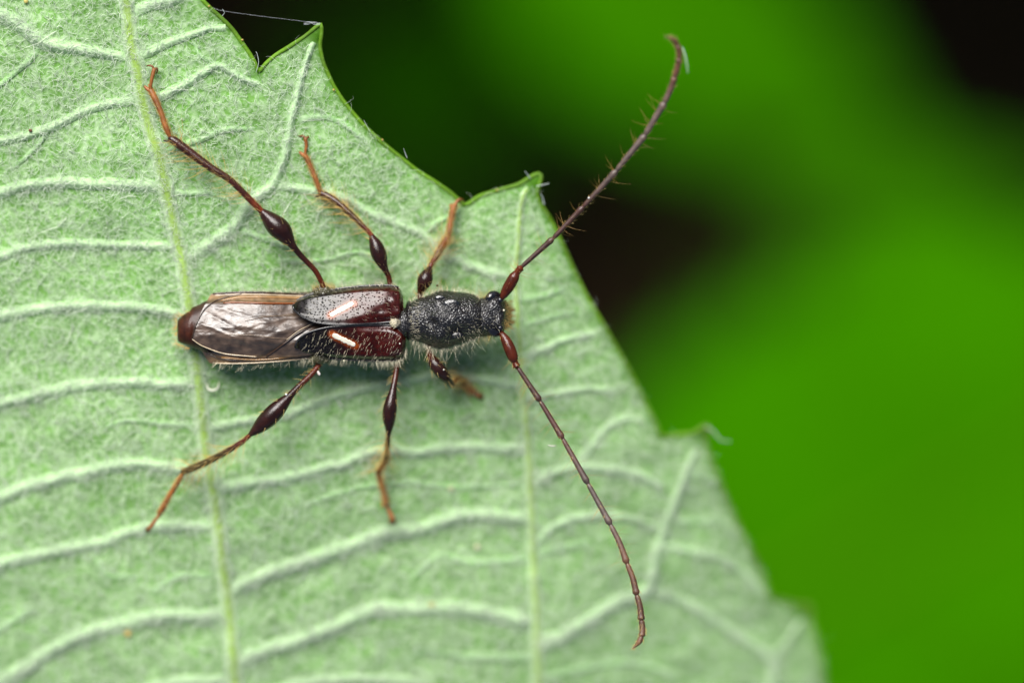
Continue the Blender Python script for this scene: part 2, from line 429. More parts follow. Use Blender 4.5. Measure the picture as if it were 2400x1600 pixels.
# veins: (name, half width start, half width end, height, points); widths in photo pixels
VEINS = [
 ('midrib', 21, 23, 0.20, [(270,-300),(284,-120),(296,0),(308,112),(320,155),(328,204),(341,265),(357,323),(371,362),(385,425),(402,503),(416,567),(424,601),(435,669),(441,703),(449,765),(457,829),(464,890),(472,958),(481,1043),(495,1134),(510,1219),(524,1338),(534,1406),(542,1491),(551,1600),(565,1800),(580,2200)]),
 ('main_vein', 8, 20, 0.13, [(1238,440),(1226,458),(1218,520),(1212,600),(1207,640),(1214,760),(1221,840),(1229,941),(1239,1066),(1246,1236),(1255,1406),(1261,1600),(1270,1850),(1240,2300)]),
 ('side_vein', 20, 7, 0.16, [(446,603),(510,558),(551,532),(585,474),(637,433),(666,367),(684,272),(706,182),(722,128),(734,98)]),
 ('side_vein', 22, 8, 0.18, [(1265,1510),(1345,1474),(1430,1419),(1498,1390),(1523,1372),(1543,1279),(1579,1186),(1610,1101),(1632,1050)]),
 ('side_vein', 14, 10, 0.13, [(1523,1374),(1560,1392),(1623,1419),(1712,1476),(1800,1533),(1815,1560),(1800,1640),(1780,1800)]),
 ('side_vein', 9, 7, 0.08, [(1812,1538),(1848,1500),(1880,1448)]),
 # left of the midrib
 ('side_vein', 13, 20, 0.16, [(303,139),(238,124),(170,113),(95,99),(51,62),(0,34),(-80,-10)]),
 ('side_vein', 12, 12, 0.10, [(322,235),(255,245),(204,257),(163,277),(119,299),(75,313),(0,332),(-90,345)]),
 ('side_vein', 15, 14, 0.15, [(378,436),(289,433),(170,430),(85,433),(34,440),(0,452),(-120,490)]),
 ('side_vein', 12, 13, 0.12, [(410,578),(306,575),(204,571),(153,570),(68,578),(0,598),(-130,640)]),
 ('side_vein', 12, 17, 0.14, [(440,737),(408,733),(340,721),(255,717),(170,717),(85,725),(0,741),(-130,775)]),
 ('side_vein', 14, 16, 0.14, [(458,902),(340,898),(255,897),(170,907),(85,925),(0,949),(-130,1000)]),
 ('side_vein', 16, 17, 0.16, [(480,1112),(408,1098),(340,1087),(272,1091),(187,1111),(85,1133),(0,1166),(-130,1220)]),
 ('side_vein', 15, 17, 0.15, [(500,1234),(391,1233),(306,1244),(255,1267),(187,1278),(119,1294),(51,1306),(0,1322),(-120,1370)]),
 ('side_vein', 19, 19, 0.18, [(528,1449),(408,1441),(323,1451),(255,1468),(170,1498),(119,1525),(68,1559),(0,1596),(-120,1680)]),
 ('small_vein', 9, 5, 0.06, [(460,993),(374,992),(306,985),(240,1000)]),
 ('small_vein', 9, 9, 0.08, [(92,1424),(50,1442),(0,1472),(-80,1520)]),
 ('small_vein', 8, 5, 0.06, [(507,1348),(425,1348),(391,1363),(350,1395)]),
 ('small_vein', 5, 8, 0.06, [(330,1350),(272,1353),(238,1337),(224,1300)]),
 ('small_vein', 9, 5, 0.06, [(95,101),(70,140),(30,175),(-40,230)]),
 ('small_vein', 7, 5, 0.05, [(119,299),(70,360),(20,400)]),
 ('side_vein', 17, 17, 0.14, [(543,1597),(400,1601),(300,1640),(150,1720)]),
 # right of the midrib, upper part
 ('side_vein', 14, 18, 0.10, [(303,36),(357,12),(408,-4),(440,-30)]),
 ('side_vein', 12, 8, 0.10, [(318,136),(391,103),(476,71),(530,64)]),
 ('side_vein', 13, 8, 0.12, [(345,238),(425,204),(476,173),(508,153),(561,178),(607,200)]),
 ('small_vein', 9, 6, 0.07, [(372,362),(425,341),(476,324),(527,306),(600,300)]),
 ('small_vein', 8, 5, 0.06, [(392,452),(440,454),(493,452),(540,470)]),
 ('side_vein', 11, 13, 0.10, [(640,433),(740,447),(810,467),(874,504),(928,523),(990,550),(1038,594),(1123,629),(1196,646)]),
 ('small_vein', 9, 5, 0.07, [(990,550),(1030,520),(1078,492)]),
 ('small_vein', 9, 6, 0.07, [(688,286),(748,273),(800,286),(860,330)]),
 ('small_vein', 9, 6, 0.07, [(556,538),(646,567),(710,592)]),
 ('small_vein', 7, 5, 0.06, [(640,612),(760,610),(840,592),(900,610)]),
 ('small_vein', 6, 4, 0.05, [(508,153),(470,130),(452,98)]),
 # between the midrib and the next main vein
 ('side_vein', 13, 12, 0.12, [(474,1006),(578,986),(663,972),(731,946),(800,922),(870,905),(960,890),(1030,876),(1106,884),(1222,906)]),
 ('side_vein', 15, 15, 0.15, [(500,1144),(612,1128),(680,1117),(800,1086),(851,1064),(915,1053),(978,1061),(1030,1049),(1132,1048),(1236,1052)]),
 ('side_vein', 20, 18, 0.20, [(532,1388),(630,1342),(715,1315),(800,1286),(885,1253),(987,1240),(1055,1213),(1140,1206),(1246,1218)]),
 ('side_vein', 19, 19, 0.18, [(545,1556),(630,1520),(715,1496),(800,1462),(868,1431),(970,1424),(1072,1427),(1140,1435),(1257,1460)]),
 ('small_vein', 11, 6, 0.08, [(1250,1308),(1106,1318),(1038,1299),(987,1331),(960,1360)]),
 ('small_vein', 12, 6, 0.07, [(1259,1537),(1106,1540),(1004,1526),(950,1545)]),
 ('small_vein', 7, 5, 0.05, [(720,1180),(850,1140),(960,1130),(1080,1140),(1240,1135)]),
 ('side_vein', 12, 14, 0.10, [(580,1640),(700,1600),(850,1590),(1000,1600)]),
 # right of the second main vein
 ('small_vein', 10, 7, 0.07, [(1211,705),(1260,696),(1330,676)]),
 ('small_vein', 8, 6, 0.05, [(1214,765),(1290,742),(1350,735)]),
 ('side_vein', 13, 9, 0.10, [(1221,840),(1293,809),(1360,787),(1400,784)]),
 ('side_vein', 12, 9, 0.10, [(1228,934),(1310,921),(1378,911),(1450,915)]),
 ('side_vein', 14, 10, 0.10, [(1345,1095),(1371,1066),(1405,1019),(1453,985),(1500,985)]),
 ('side_vein', 15, 12, 0.13, [(1242,1130),(1311,1103),(1362,1093),(1450,1102),(1500,1112),(1555,1140)]),
 ('side_vein', 14, 9, 0.10, [(1250,1285),(1275,1252),(1311,1227),(1362,1210),(1464,1212),(1535,1234),(1560,1238)]),
 ('small_vein', 10, 7, 0.07, [(1249,1300),(1300,1290),(1385,1266)]),
 ('small_vein', 10, 8, 0.07, [(1570,1228),(1668,1220),(1710,1230)]),
 ('side_vein', 11, 8, 0.09, [(1545,1280),(1610,1290),(1690,1307),(1745,1340),(1790,1390)]),
 ('small_vein', 8, 7, 0.06, [(1608,1115),(1650,1115),(1680,1130)]),
 ('small_vein', 10, 8, 0.07, [(1264,1590),(1400,1560),(1500,1555),(1600,1590)]),
]
leaf = empty('leaf')
leaf.location = at(551, 2300, float(leaf_z(np.array(551.0), np.array(2300.0))))
tag(leaf, 'large pale green felted leaf with toothed edge carrying the beetle', 'leaf')
bpy.context.view_layer.update()
LEAF_INV = np.array(leaf.location)

def leaf_part(*a, **k):
    o = a[0] if isinstance(a[0], bpy.types.Object) else None
    o.parent = leaf
    o.location = -Vector(leaf.location)
    return o

# height of the vein relief (used by the hairs as well as by the vein meshes)
VS = []
for nm, w0, w1, h, pts in VEINS:
    n = max(12, int(sum(np.linalg.norm(np.diff(np.array(pts, float), axis=0), axis=1)) / 14))
    Q = catmull(np.array(pts, float), n)
    wob = 1.5 if nm != 'midrib' else 0.6
    tt = np.arange(n)
    Q[:, 0] += wob * 2 * (vnoise(tt / 2.1 + 7 * len(VS), tt * 0 + 3) - 0.5)
    Q[:, 1] += wob * 2.6 * (vnoise(tt / 2.1 + 7 * len(VS), tt * 0 + 17) - 0.5)
    W = (1.15 if nm != 'midrib' else 1.0) * np.linspace(w0, w1, n) * (1 + 0.16 * (vnoise(tt / 3.0, tt * 0 + 5 + len(VS)) - 0.5))
    VS.append((nm, Q, W, h * (0.36 if nm == 'small_vein' else 0.56)))

def vein_h(px, py):
    """relief of the veins above the blade; also a 0..1 mask of the midrib core"""
    H = np.zeros(px.shape); core = np.zeros(px.shape); vm = np.zeros(px.shape)
    for nm, Q, W, h in VS:
        lo = Q.min(0) - 60; hi = Q.max(0) + 60
        k = (px > lo[0]) & (px < hi[0]) & (py > lo[1]) & (py < hi[1])
        if not k.any(): continue
        x = px[k]; y = py[k]
        best = np.full(x.shape, 1e9); ww = np.zeros(x.shape)
        step = max(1, len(Q) // 60)
        Qs = Q[::step] if (len(Q) - 1) % step == 0 else np.vstack([Q[::step], Q[-1]])
        Ws = W[::step] if (len(Q) - 1) % step == 0 else np.append(W[::step], W[-1])
        for i in range(len(Qs) - 1):
            a = Qs[i]; d = Qs[i + 1] - a; t = np.clip(((x - a[0]) * d[0] + (y - a[1]) * d[1]) / (d @ d + 1e-9), 0, 1)
            dd = (x - a[0] - t * d[0]) ** 2 + (y - a[1] - t * d[1]) ** 2
            m = dd < best
            best = np.where(m, dd, best); ww = np.where(m, lerp(Ws[i], Ws[i + 1], t), ww)
        s = np.sqrt(best) / ww
        hh = h * np.where(s < 1, (0.5 + 0.5 * np.cos(np.pi * np.clip(s, 0, 1))), 0)
        H[k] = np.maximum(H[k], hh)
        vm[k] = np.maximum(vm[k], np.clip(1.25 - s, 0, 1) * min(1, h / 0.12))
        if nm in ('midrib', 'main_vein'):
            core[k] = np.maximum(core[k], np.clip(1.6 - 2.6 * s, 0, 1))
    return H, core, vm

# blade grid, fine inside the picture and coarse beyond
def axis(lo, hi, f0, f1, step):
    a = list(np.arange(f0, f1 + 0.1, step)); x = f0; s = step
    while x > lo: s = min(s * 1.25, 90); x -= s; a.insert(0, x)
    x = f1; s = step
    while x < hi: s = min(s * 1.25, 90); x += s; a.append(x)
    return np.array(a)
ax = axis(-1150, 2150, -60, 1970, 7.0); ay = axis(-520, 2980, -60, 1660, 7.0)
GX, GY = np.meshgrid(ax, ay, indexing='ij')
gx_, gy_ = GX.ravel(), GY.ravel()
ins = inside(gx_, gy_, EDGE)
dist, ex, ey = seg_dist(gx_, gy_, EDGE, True)
Fg = grid_faces(len(ax), len(ay))
keep = ins[Fg].sum(1) >= 1
Fg = Fg[keep]
used = np.unique(Fg)
gx2 = np.where(ins, gx_, ex); gy2 = np.where(ins, gy_, ey)
remap = np.full(len(gx_), -1); remap[used] = np.arange(len(used))
bx_, by_ = gx2[used], gy2[used]
bd = np.where(ins, dist, 0)[used]
bz = leaf_z(bx_, by_)
Hh, Cc, Vm = vein_h(bx_, by_)
bz_top = bz + 0.35 * Hh - 0.05 * np.exp(-bd / 10)
tipness = np.zeros_like(bx_)
for tx, ty, tr_ in ((753, 53, 82), (1264, 407, 60), (1660, 994, 52), (1900, 1415, 52)):
    tipness = np.maximum(tipness, np.exp(-((bx_ - tx) ** 2 + (by_ - ty) ** 2) / tr_ ** 2))
bare = np.clip(np.maximum(np.exp(-bd / 12.0), tipness * 1.3), 0, 1)
base_c = np.array([0.135, 0.315, 0.052]); edge_c = np.array([0.060, 0.185, 0.004])
colr = base_c * (1 - bare[:, None]) + edge_c * bare[:, None]
Vt = at(bx_, by_, bz_top); Vb = at(bx_, by_, bz - 0.07)
nb = len(Vt)
F1 = remap[Fg]
V2 = np.vstack([Vt, Vb]); F2 = np.vstack([F1, F1[:, ::-1] + nb])
blade = mesh_np('blade', V2, F2, M_LEAF, None, np.vstack([colr, colr * 0.6]))
a_ = blade.data.color_attributes['Col']
buf = np.empty(len(V2) * 4, np.float32); a_.data.foreach_get('color', buf); buf = buf.reshape(-1, 4)
buf[:, 3] = np.concatenate([1 - bare, 0 * bare]); a_.data.foreach_set('color', buf.ravel())
leaf_part(blade)

# margin: the rolled, bare, brighter green rim
Ec = np.vstack([EDGE, EDGE[:1]])
seglen = np.linalg.norm(np.diff(Ec, axis=0), axis=1)
E2 = []
for a, b_, l in zip(Ec[:-1], Ec[1:], seglen):
    n = max(1, int(l / 9))
    for t in range(n): E2.append(a + (b_ - a) * t / n)
E2 = np.array(E2)
E3 = (np.roll(E2, 1, 0) + 2 * E2 + np.roll(E2, -1, 0)) / 4
tt = np.arange(len(E3))
ez = leaf_z(E3[:, 0], E3[:, 1]) - 0.05
Rm = 0.050 * (1 + 0.25 * (vnoise(tt / 4.0, tt * 0 + 2) - 0.5))
mcol = np.array([0.105, 0.235, 0.006]) * (0.8 + 0.4 * vnoise(tt / 6.0, tt * 0 + 8))[:, None]
mg = tube('margin', at(E3[:, 0], E3[:, 1], ez), Rm, M_LEAF, None, mcol, sides=8)
a_ = mg.data.color_attributes['Col']; buf = np.empty(len(mg.data.vertices) * 4, np.float32); a_.data.foreach_get('color', buf)
buf = buf.reshape(-1, 4); buf[:, 3] = 0.05; a_.data.foreach_set('color', buf.ravel())
leaf_part(mg)

# veins: raised ridges, each a part of its own
for nm, Q, W, h in VS:
    n = len(Q); T = np.gradient(Q, axis=0); T /= np.linalg.norm(T, axis=1)[:, None] + 1e-9
    Nn = np.stack([-T[:, 1], T[:, 0]], -1)
    s = np.linspace(-1, 1, 11)
    PX = Q[:, 0, None] + Nn[:, 0, None] * W[:, None] * s; PY = Q[:, 1, None] + Nn[:, 1, None] * W[:, None] * s
    prof = 0.5 + 0.5 * np.cos(np.pi * s)
    endf = np.minimum(1, np.minimum(np.arange(n) + 0.3, n - 1 - np.arange(n) + 0.6) / 3.0)
    PZ = leaf_z(PX, PY) + h * prof[None, :] * endf[:, None] + 0.02 - 0.06 * (np.abs(s) > 0.99)[None, :] - 0.03 * (1 - endf)[:, None]
    V = at(PX, PY, PZ).reshape(-1, 3)
    if nm in ('midrib', 'main_vein'):
        cc = np.clip(1.55 - 2.3 * np.abs(s), 0, 1)
        c = np.array([0.44, 0.60, 0.34])[None, :] * (1 - cc[:, None]) + np.array([0.27, 0.43, 0.075])[None, :] * cc[:, None]
        al = 1 - 0.75 * cc
    else:
        cc = np.clip(1.15 - np.abs(s), 0, 1)[:, None]; c = np.array([[0.15, 0.37, 0.06]]) * (1 - cc) + np.array([[0.40, 0.58, 0.31] if nm == 'side_vein' else [0.26, 0.47, 0.18]]) * cc; al = np.full(11, 1.0)
    ob = mesh_np(nm, V, grid_faces(n, 11)[:, ::-1], M_LEAF, None, np.tile(c, (n, 1)))
    a_ = ob.data.color_attributes['Col']; buf = np.empty(n * 11 * 4, np.float32); a_.data.foreach_get('color', buf)
    buf = buf.reshape(-1, 4); buf[:, 3] = np.tile(al, n); a_.data.foreach_set('color', buf.ravel())
    leaf_part(ob)

# woolly hairs of the underside
def leaf_hairs(n, lmin, lmax, rad, box, seed, colr, lift=(0.02, 0.10), curl=1.3, vein_only=False, edge=3, K=5):
    r = np.random.default_rng(seed)
    px = r.uniform(box[0], box[2], n); py = r.uniform(box[1], box[3], n)
    ok = inside(px, py, EDGE); px, py = px[ok], py[ok]
    d, _, _ = seg_dist(px, py, EDGE, True)
    tip = np.zeros_like(px)
    for tx, ty, tr_ in ((753, 53, 82), (1264, 407, 60), (1660, 994, 52), (1900, 1415, 52)):
        tip = np.maximum(tip, np.exp(-((px - tx) ** 2 + (py - ty) ** 2) / (tr_ * 0.9) ** 2))
    h, core, vm = vein_h(px, py)
    dens = np.clip((d - edge) / 14, 0.02 if edge < 10 else 0, 1) * (1 - 0.95 * np.clip(tip * 1.4, 0, 1)) * (1 - 0.72 * core)
    dens = dens * (0.55 + 0.45 * vm if not vein_only else vm) * (0.55 + 0.9 * vnoise(px / 26 + 5, py / 22 + 8)).clip(0, 1)
    ok = r.random(len(px)) < dens
    px, py, h = px[ok], py[ok], h[ok]
    m = len(px)
    L = r.uniform(lmin, lmax, m) * r.choice([1, 1, 1.5], m)
    ang = r.uniform(0, 2 * np.pi, m)
    bend = r.normal(0, curl, (m, K - 1))
    P = np.empty((m, K, 2)); P[:, 0, 0] = px; P[:, 0, 1] = py
    a = ang.copy()
    for k in range(1, K):
        a = a + bend[:, k - 1] * 0.55
        P[:, k, 0] = P[:, k - 1, 0] + np.cos(a) * L / (K - 1); P[:, k, 1] = P[:, k - 1, 1] + np.sin(a) * L / (K - 1)
    up = r.uniform(*lift, m)[:, None] * np.sin(np.linspace(0.0, 2.4, K))[None, :] 
    Z = leaf_z(P[..., 0], P[..., 1]) + h[:, None] + 0.02 + up
    c = np.asarray(colr)[None, :] * r.uniform(0.8, 1.12, (m, 1))
    o = hair_mesh('leaf_hairs', at(P[..., 0], P[..., 1], Z), rad * r.uniform(0.7, 1.2, m), M_WOOL, None, c)
    leaf_part(o)
    return o
leaf_hairs(80000, 12, 33, 0.0056, (-80, -60, 1960, 1660), 11, (0.78, 0.87, 0.71))
leaf_hairs(52000, 12, 30, 0.0064, (-80, -60, 1960, 1660), 12, (0.86, 0.91, 0.80), vein_only=True, lift=(0.02, 0.09))
leaf_hairs(420, 45, 80, 0.0085, (-60, -60, 1700, 1500), 13, (0.84, 0.88, 0.76), lift=(0.06, 0.18), curl=0.6, edge=90)

# ------------------------------------------------------------------ the beetle
beetle = empty('beetle')
beetle.location = at(800, 757, -1.3)
tag(beetle, 'dark brown and black long-horned beetle with white-marked wing cases on the felted leaf', 'beetle')
BOFF = -Vector(beetle.location)
def bpart(o, parent=None):
    """child of the beetle; meshes are in world coordinates"""
    if parent is None:
        o.parent = beetle; o.location = BOFF
    else:
        o.parent = parent
    return o
def bempty(name):
    o = empty(name); o.parent = beetle; o.location = BOFF
    return o

BLACK = np.array([0.008, 0.007, 0.007]); DKBR = np.array([0.020, 0.006, 0.004]); REDBR = np.array([0.115, 0.020, 0.006])
ORANGE = np.array([0.25, 0.080, 0.011]); YEL = np.array([0.55, 0.40, 0.13]); PALE = np.array([0.75, 0.68, 0.48])

# ---- lofted body pieces: rows of (px, y_top, y_bottom, z_centre, half_height)
def loft(name, rows, mat, col_fn, nring=60, sides=48, bumps=(), sq=1.0, ends=True, parent=None):
    R = catmull(np.array(rows, float), nring)
    a = np.linspace(0, 2 * np.pi, sides, endpoint=False)
    ca = np.cos(a); sa = np.sin(a)
    if sq != 1.0:
        ca = np.sign(ca) * np.abs(ca) ** sq; sa = np.sign(sa) * np.abs(sa) ** sq
    px = np.repeat(R[:, :1], sides, 1)
    cy = (R[:, 1] + R[:, 2]) / 2; hw = (R[:, 2] - R[:, 1]) / 2
    py = cy[:, None] + hw[:, None] * ca[None, :]
    z = R[:, 3, None] + R[:, 4, None] * sa[None, :]
    for bx, by, rad, hgt in bumps:
        g = np.exp(-((px - bx) ** 2 + (py - by) ** 2) / rad ** 2) * (sa[None, :] > -0.1)
        z = z + hgt * g * np.clip(sa[None, :] + 0.1, 0, 1)
    V = at(px, py, z).reshape(-1, 3)
    F = grid_faces(nring, sides, True)
    n0 = len(V)
    c = col_fn(px, py, sa[None, :] + 0 * px).reshape(-1, 3)
    if ends:
        V = np.vstack([V, V[:sides].mean(0), V[n0 - sides:n0].mean(0)])
        c = np.vstack([c, c[:1], c[n0 - 1:n0]])
        i = np.arange(sides); j = (i + 1) % sides
        F = np.vstack([F, np.stack([np.full(sides, n0), i, j, j], -1)[:, [0, 1, 2, 2]], np.stack([np.full(sides, n0 + 1), n0 - sides + j, n0 - sides + i, n0 - sides + i], -1)])
        # degenerate quads -> real triangles handled by validate
    o = mesh_np(name, V, F[:, ::-1], mat, None, c)
    o.data.validate()
    return bpart(o, parent)

const = lambda c: (lambda px, py, s: np.tile(np.asarray(c)[None, None, :], px.shape + (1,)))

# abdomen with its reddish tip
def abd_col(px, py, s):
    t = sstep(445, 470, px)[..., None]
    c = (1 - t) * np.array([0.036, 0.009, 0.0035]) + t * np.array([0.030, 0.015, 0.010])
    seg = 0.55 + 0.45 * np.clip(np.abs(((px - 418) / 26) % 1 - 0.5) * 6, 0, 1)
    return c * np.where(px < 500, seg, 1)[..., None]
loft('abdomen', [(416,754,796,-0.68,0.12),(420,746,802,-0.68,0.20),(433,735,807,-0.68,0.29),(446,727,811,-0.70,0.36),(449,721,813,-0.72,0.36),(470,712,822,-0.74,0.40),(480,706,830,-0.74,0.42),(520,694,842,-0.74,0.46),(600,688,846,-0.80,0.50),(700,684,838,-0.95,0.54),(800,682,836,-0.98,0.58),(900,686,834,-0.88,0.56),(945,704,812,-0.62,0.46)],
     M_ABD, abd_col, nring=90)
# narrow neck piece between wing cases and pronotum
loft('mesothorax', [(925,712,806,-0.60,0.42),(940,716,800,-0.52,0.46),(952,722,792,-0.50,0.44),(966,722,792,-0.52,0.42)], M_BLACK, const(BLACK * 1.3), nring=14)
# coxal lobes where the hind legs leave the body
for cx, cy in ((757, 684), (747, 838)):
    loft('coxa', [(cx - 26, cy - 6, cy + 6, -0.60, 0.06), (cx - 14, cy - 14, cy + 14, -0.58, 0.16), (cx, cy - 16, cy + 16, -0.58, 0.19), (cx + 16, cy - 13, cy + 13, -0.60, 0.15), (cx + 30, cy - 5, cy + 5, -0.62, 0.05)], M_BLACK, const((0.05, 0.045, 0.02)), nring=14, sides=20)

def ball(name, px, py, z, rx, ry, rz, mat, col, parent, nu=14, nv=20):
    th = np.linspace(0.02, np.pi - 0.02, nu); ph = np.linspace(0, 2 * np.pi, nv, endpoint=False)
    T, Pp = np.meshgrid(th, ph, indexing='ij')
    V = at(px, py, z) + np.stack([rx * np.sin(T) * np.cos(Pp), ry * np.sin(T) * np.sin(Pp), rz * np.cos(T)], -1).reshape(-1, 3)
    return mesh_np(name, V, grid_faces(nu, nv, True), mat, parent, col)
# pronotum
pb = [(1062, 711, 16, 0.10), (1020, 745, 11, 0.11), (1012, 752, 10, -0.09), (1070, 783, 17, -0.10), (1090, 745, 16, 0.04), (1022, 704, 15, 0.06), (1030, 795, 18, 0.07), (1000, 728, 14, -0.03), (1048, 752, 22, 0.05)]
PRO = loft('pronotum', [(951,716,790,-0.52,0.38),(954,707,796,-0.52,0.46),(959,704,799,-0.51,0.50),(964,706,797,-0.52,0.48),(975,701,800,-0.53,0.50),(988,697,803,-0.54,0.54),(1006,690,811,-0.55,0.60),(1028,681,818,-0.55,0.64),(1050,681,815,-0.55,0.65),(1072,684,807,-0.55,0.63),(1096,686,800,-0.57,0.58),(1112,690,796,-0.58,0.54),(1124,697,791,-0.60,0.48),(1130,704,785,-0.62,0.42)],
     M_BLACK, const(BLACK), nring=110, sides=80, bumps=pb)
for tx, ty, tz, ta, tb in ((1058, 712, 0.02, 0.20, 0.12), (1024, 742, 0.075, 0.13, 0.08), (1070, 785, -0.13, 0.15, 0.09), (1031, 698, -0.10, 0.13, 0.07)):
    o = ball('callus', tx, ty, tz, ta, tb, 0.055, M_CALLUS, np.tile([0.007, 0.007, 0.008], (280, 1)), None); bpart(o, PRO); o.location = (0, 0, 0)
# head, bent downwards
hb = [(1160, 700, 12, 0.06), (1172, 762, 10, 0.06), (1165, 735, 16, -0.07)]
head = loft('head', [(1112,703,786,-0.66,0.40),(1124,699,789,-0.62,0.43),(1140,694,788,-0.60,0.44),(1156,688,786,-0.62,0.45),(1170,690,782,-0.66,0.46),(1180,698,776,-0.74,0.44),(1188,706,770,-0.90,0.40),(1195,716,764,-1.05,0.30),(1199,724,758,-1.12,0.18)],
     M_BLACK, lambda px, py, s: (BLACK * 1.2)[None, None, :] * (1 - sstep(1182, 1196, px))[..., None] + np.array([0.22, 0.11, 0.03]) * sstep(1182, 1196, px)[..., None], nring=60, sides=56, bumps=hb)

# kidney-shaped eyes wrapped around the antenna sockets
for (ex_, ey_, s_) in ((1156, 699, -1), (1160, 772, 1)):
    pts = np.array([(ex_ - 10, ey_ - 8 * s_, -0.37), (ex_ - 7, ey_ + 3 * s_, -0.38), (ex_ + 2, ey_ + 7 * s_, -0.44), (ex_ + 11, ey_ + 3 * s_, -0.50), (ex_ + 15, ey_ - 4 * s_, -0.56)])
    tube('eye', at(*catmull(pts, 14).T), 0.085 + 0.03 * np.sin(np.linspace(0, 3, 14)), M_SMOOTHBLACK, head, np.tile([0.006, 0.006, 0.008], (14, 1)), 14)
for (ex_, ey_) in ((1172, 703), (1172, 768)):
    ball('antenna_socket', ex_, ey_, -0.36, 0.085, 0.085, 0.10, M_SMOOTHBLACK, np.tile([0.008, 0.007, 0.009], (280, 1)), head)
for s_ in (-1, 1):
    tube('palp', at([1193, 1200, 1206], [740 + 12 * s_, 741 + 16 * s_, 740 + 13 * s_], [-1.10, -1.22, -1.32]), [0.05, 0.05, 0.03], M_TARSUS, head, np.tile([0.25, 0.12, 0.02], (3, 1)), 8)
# scutellum
o = ball('scutellum', 927, 757, -0.09, 0.13, 0.11, 0.10, M_BLACK, np.tile([0.20, 0.18, 0.13], (280, 1)), None); bpart(o)

# ---- wing cases
def ev(c, x):
    c = np.array(c, float); c = c[np.argsort(c[:, 0])]
    return np.interp(x, c[:, 0], c[:, 1])
def sheet_rows(x, top, bot, n=9):
    return ev(top, x), ev(bot, x)
def smooth_curve(pts, n=80):
    return catmull(np.array(pts, float), n)
ELY = {
 'upper': dict(outer=[(687,718),(690,709),(704,699),(736,687),(789,677),(841,671),(890,668.5),(915,669),(932,673),(940,680),(945,692)],
               sut=[(687,718),(691,728),(709,742),(736,754),(775,760),(828,760),(885,757),(915,754),(936,750),(945,741)]),
 'lower': dict(outer=[(692,812),(695,821),(704,827),(723,833),(775,840),(830,844),(890,846),(920,845),(940,840),(948,830),(951,812)],
               sut=[(692,812),(695,803),(704,791),(723,779),(762,768),(802,764),(868,762),(915,762),(938,772),(951,790)]),
}
def ely_z(u, v):
    z = 0.08 - 0.29 * v - 0.03 * v ** 2 - 0.22 * sstep(0.84, 1.0, v) ** 1.3
    z = z - 0.16 * np.exp(-(v / 0.17) ** 2) * sstep(0.45, 0.85, u) - 0.03 * np.exp(-(v / 0.12) ** 2)
    z = z - 0.10 * (1 - u) ** 2 - 0.22 * sstep(0.955, 1.0, u) ** 1.5
    z = z + 0.07 * np.exp(-((u - 0.90) / 0.07) ** 2 - ((v - 0.62) / 0.22) ** 2)
    z = z - 0.05 * np.exp(-((u - 0.80) / 0.10) ** 2 - ((v - 0.30) / 0.16) ** 2)
    return z
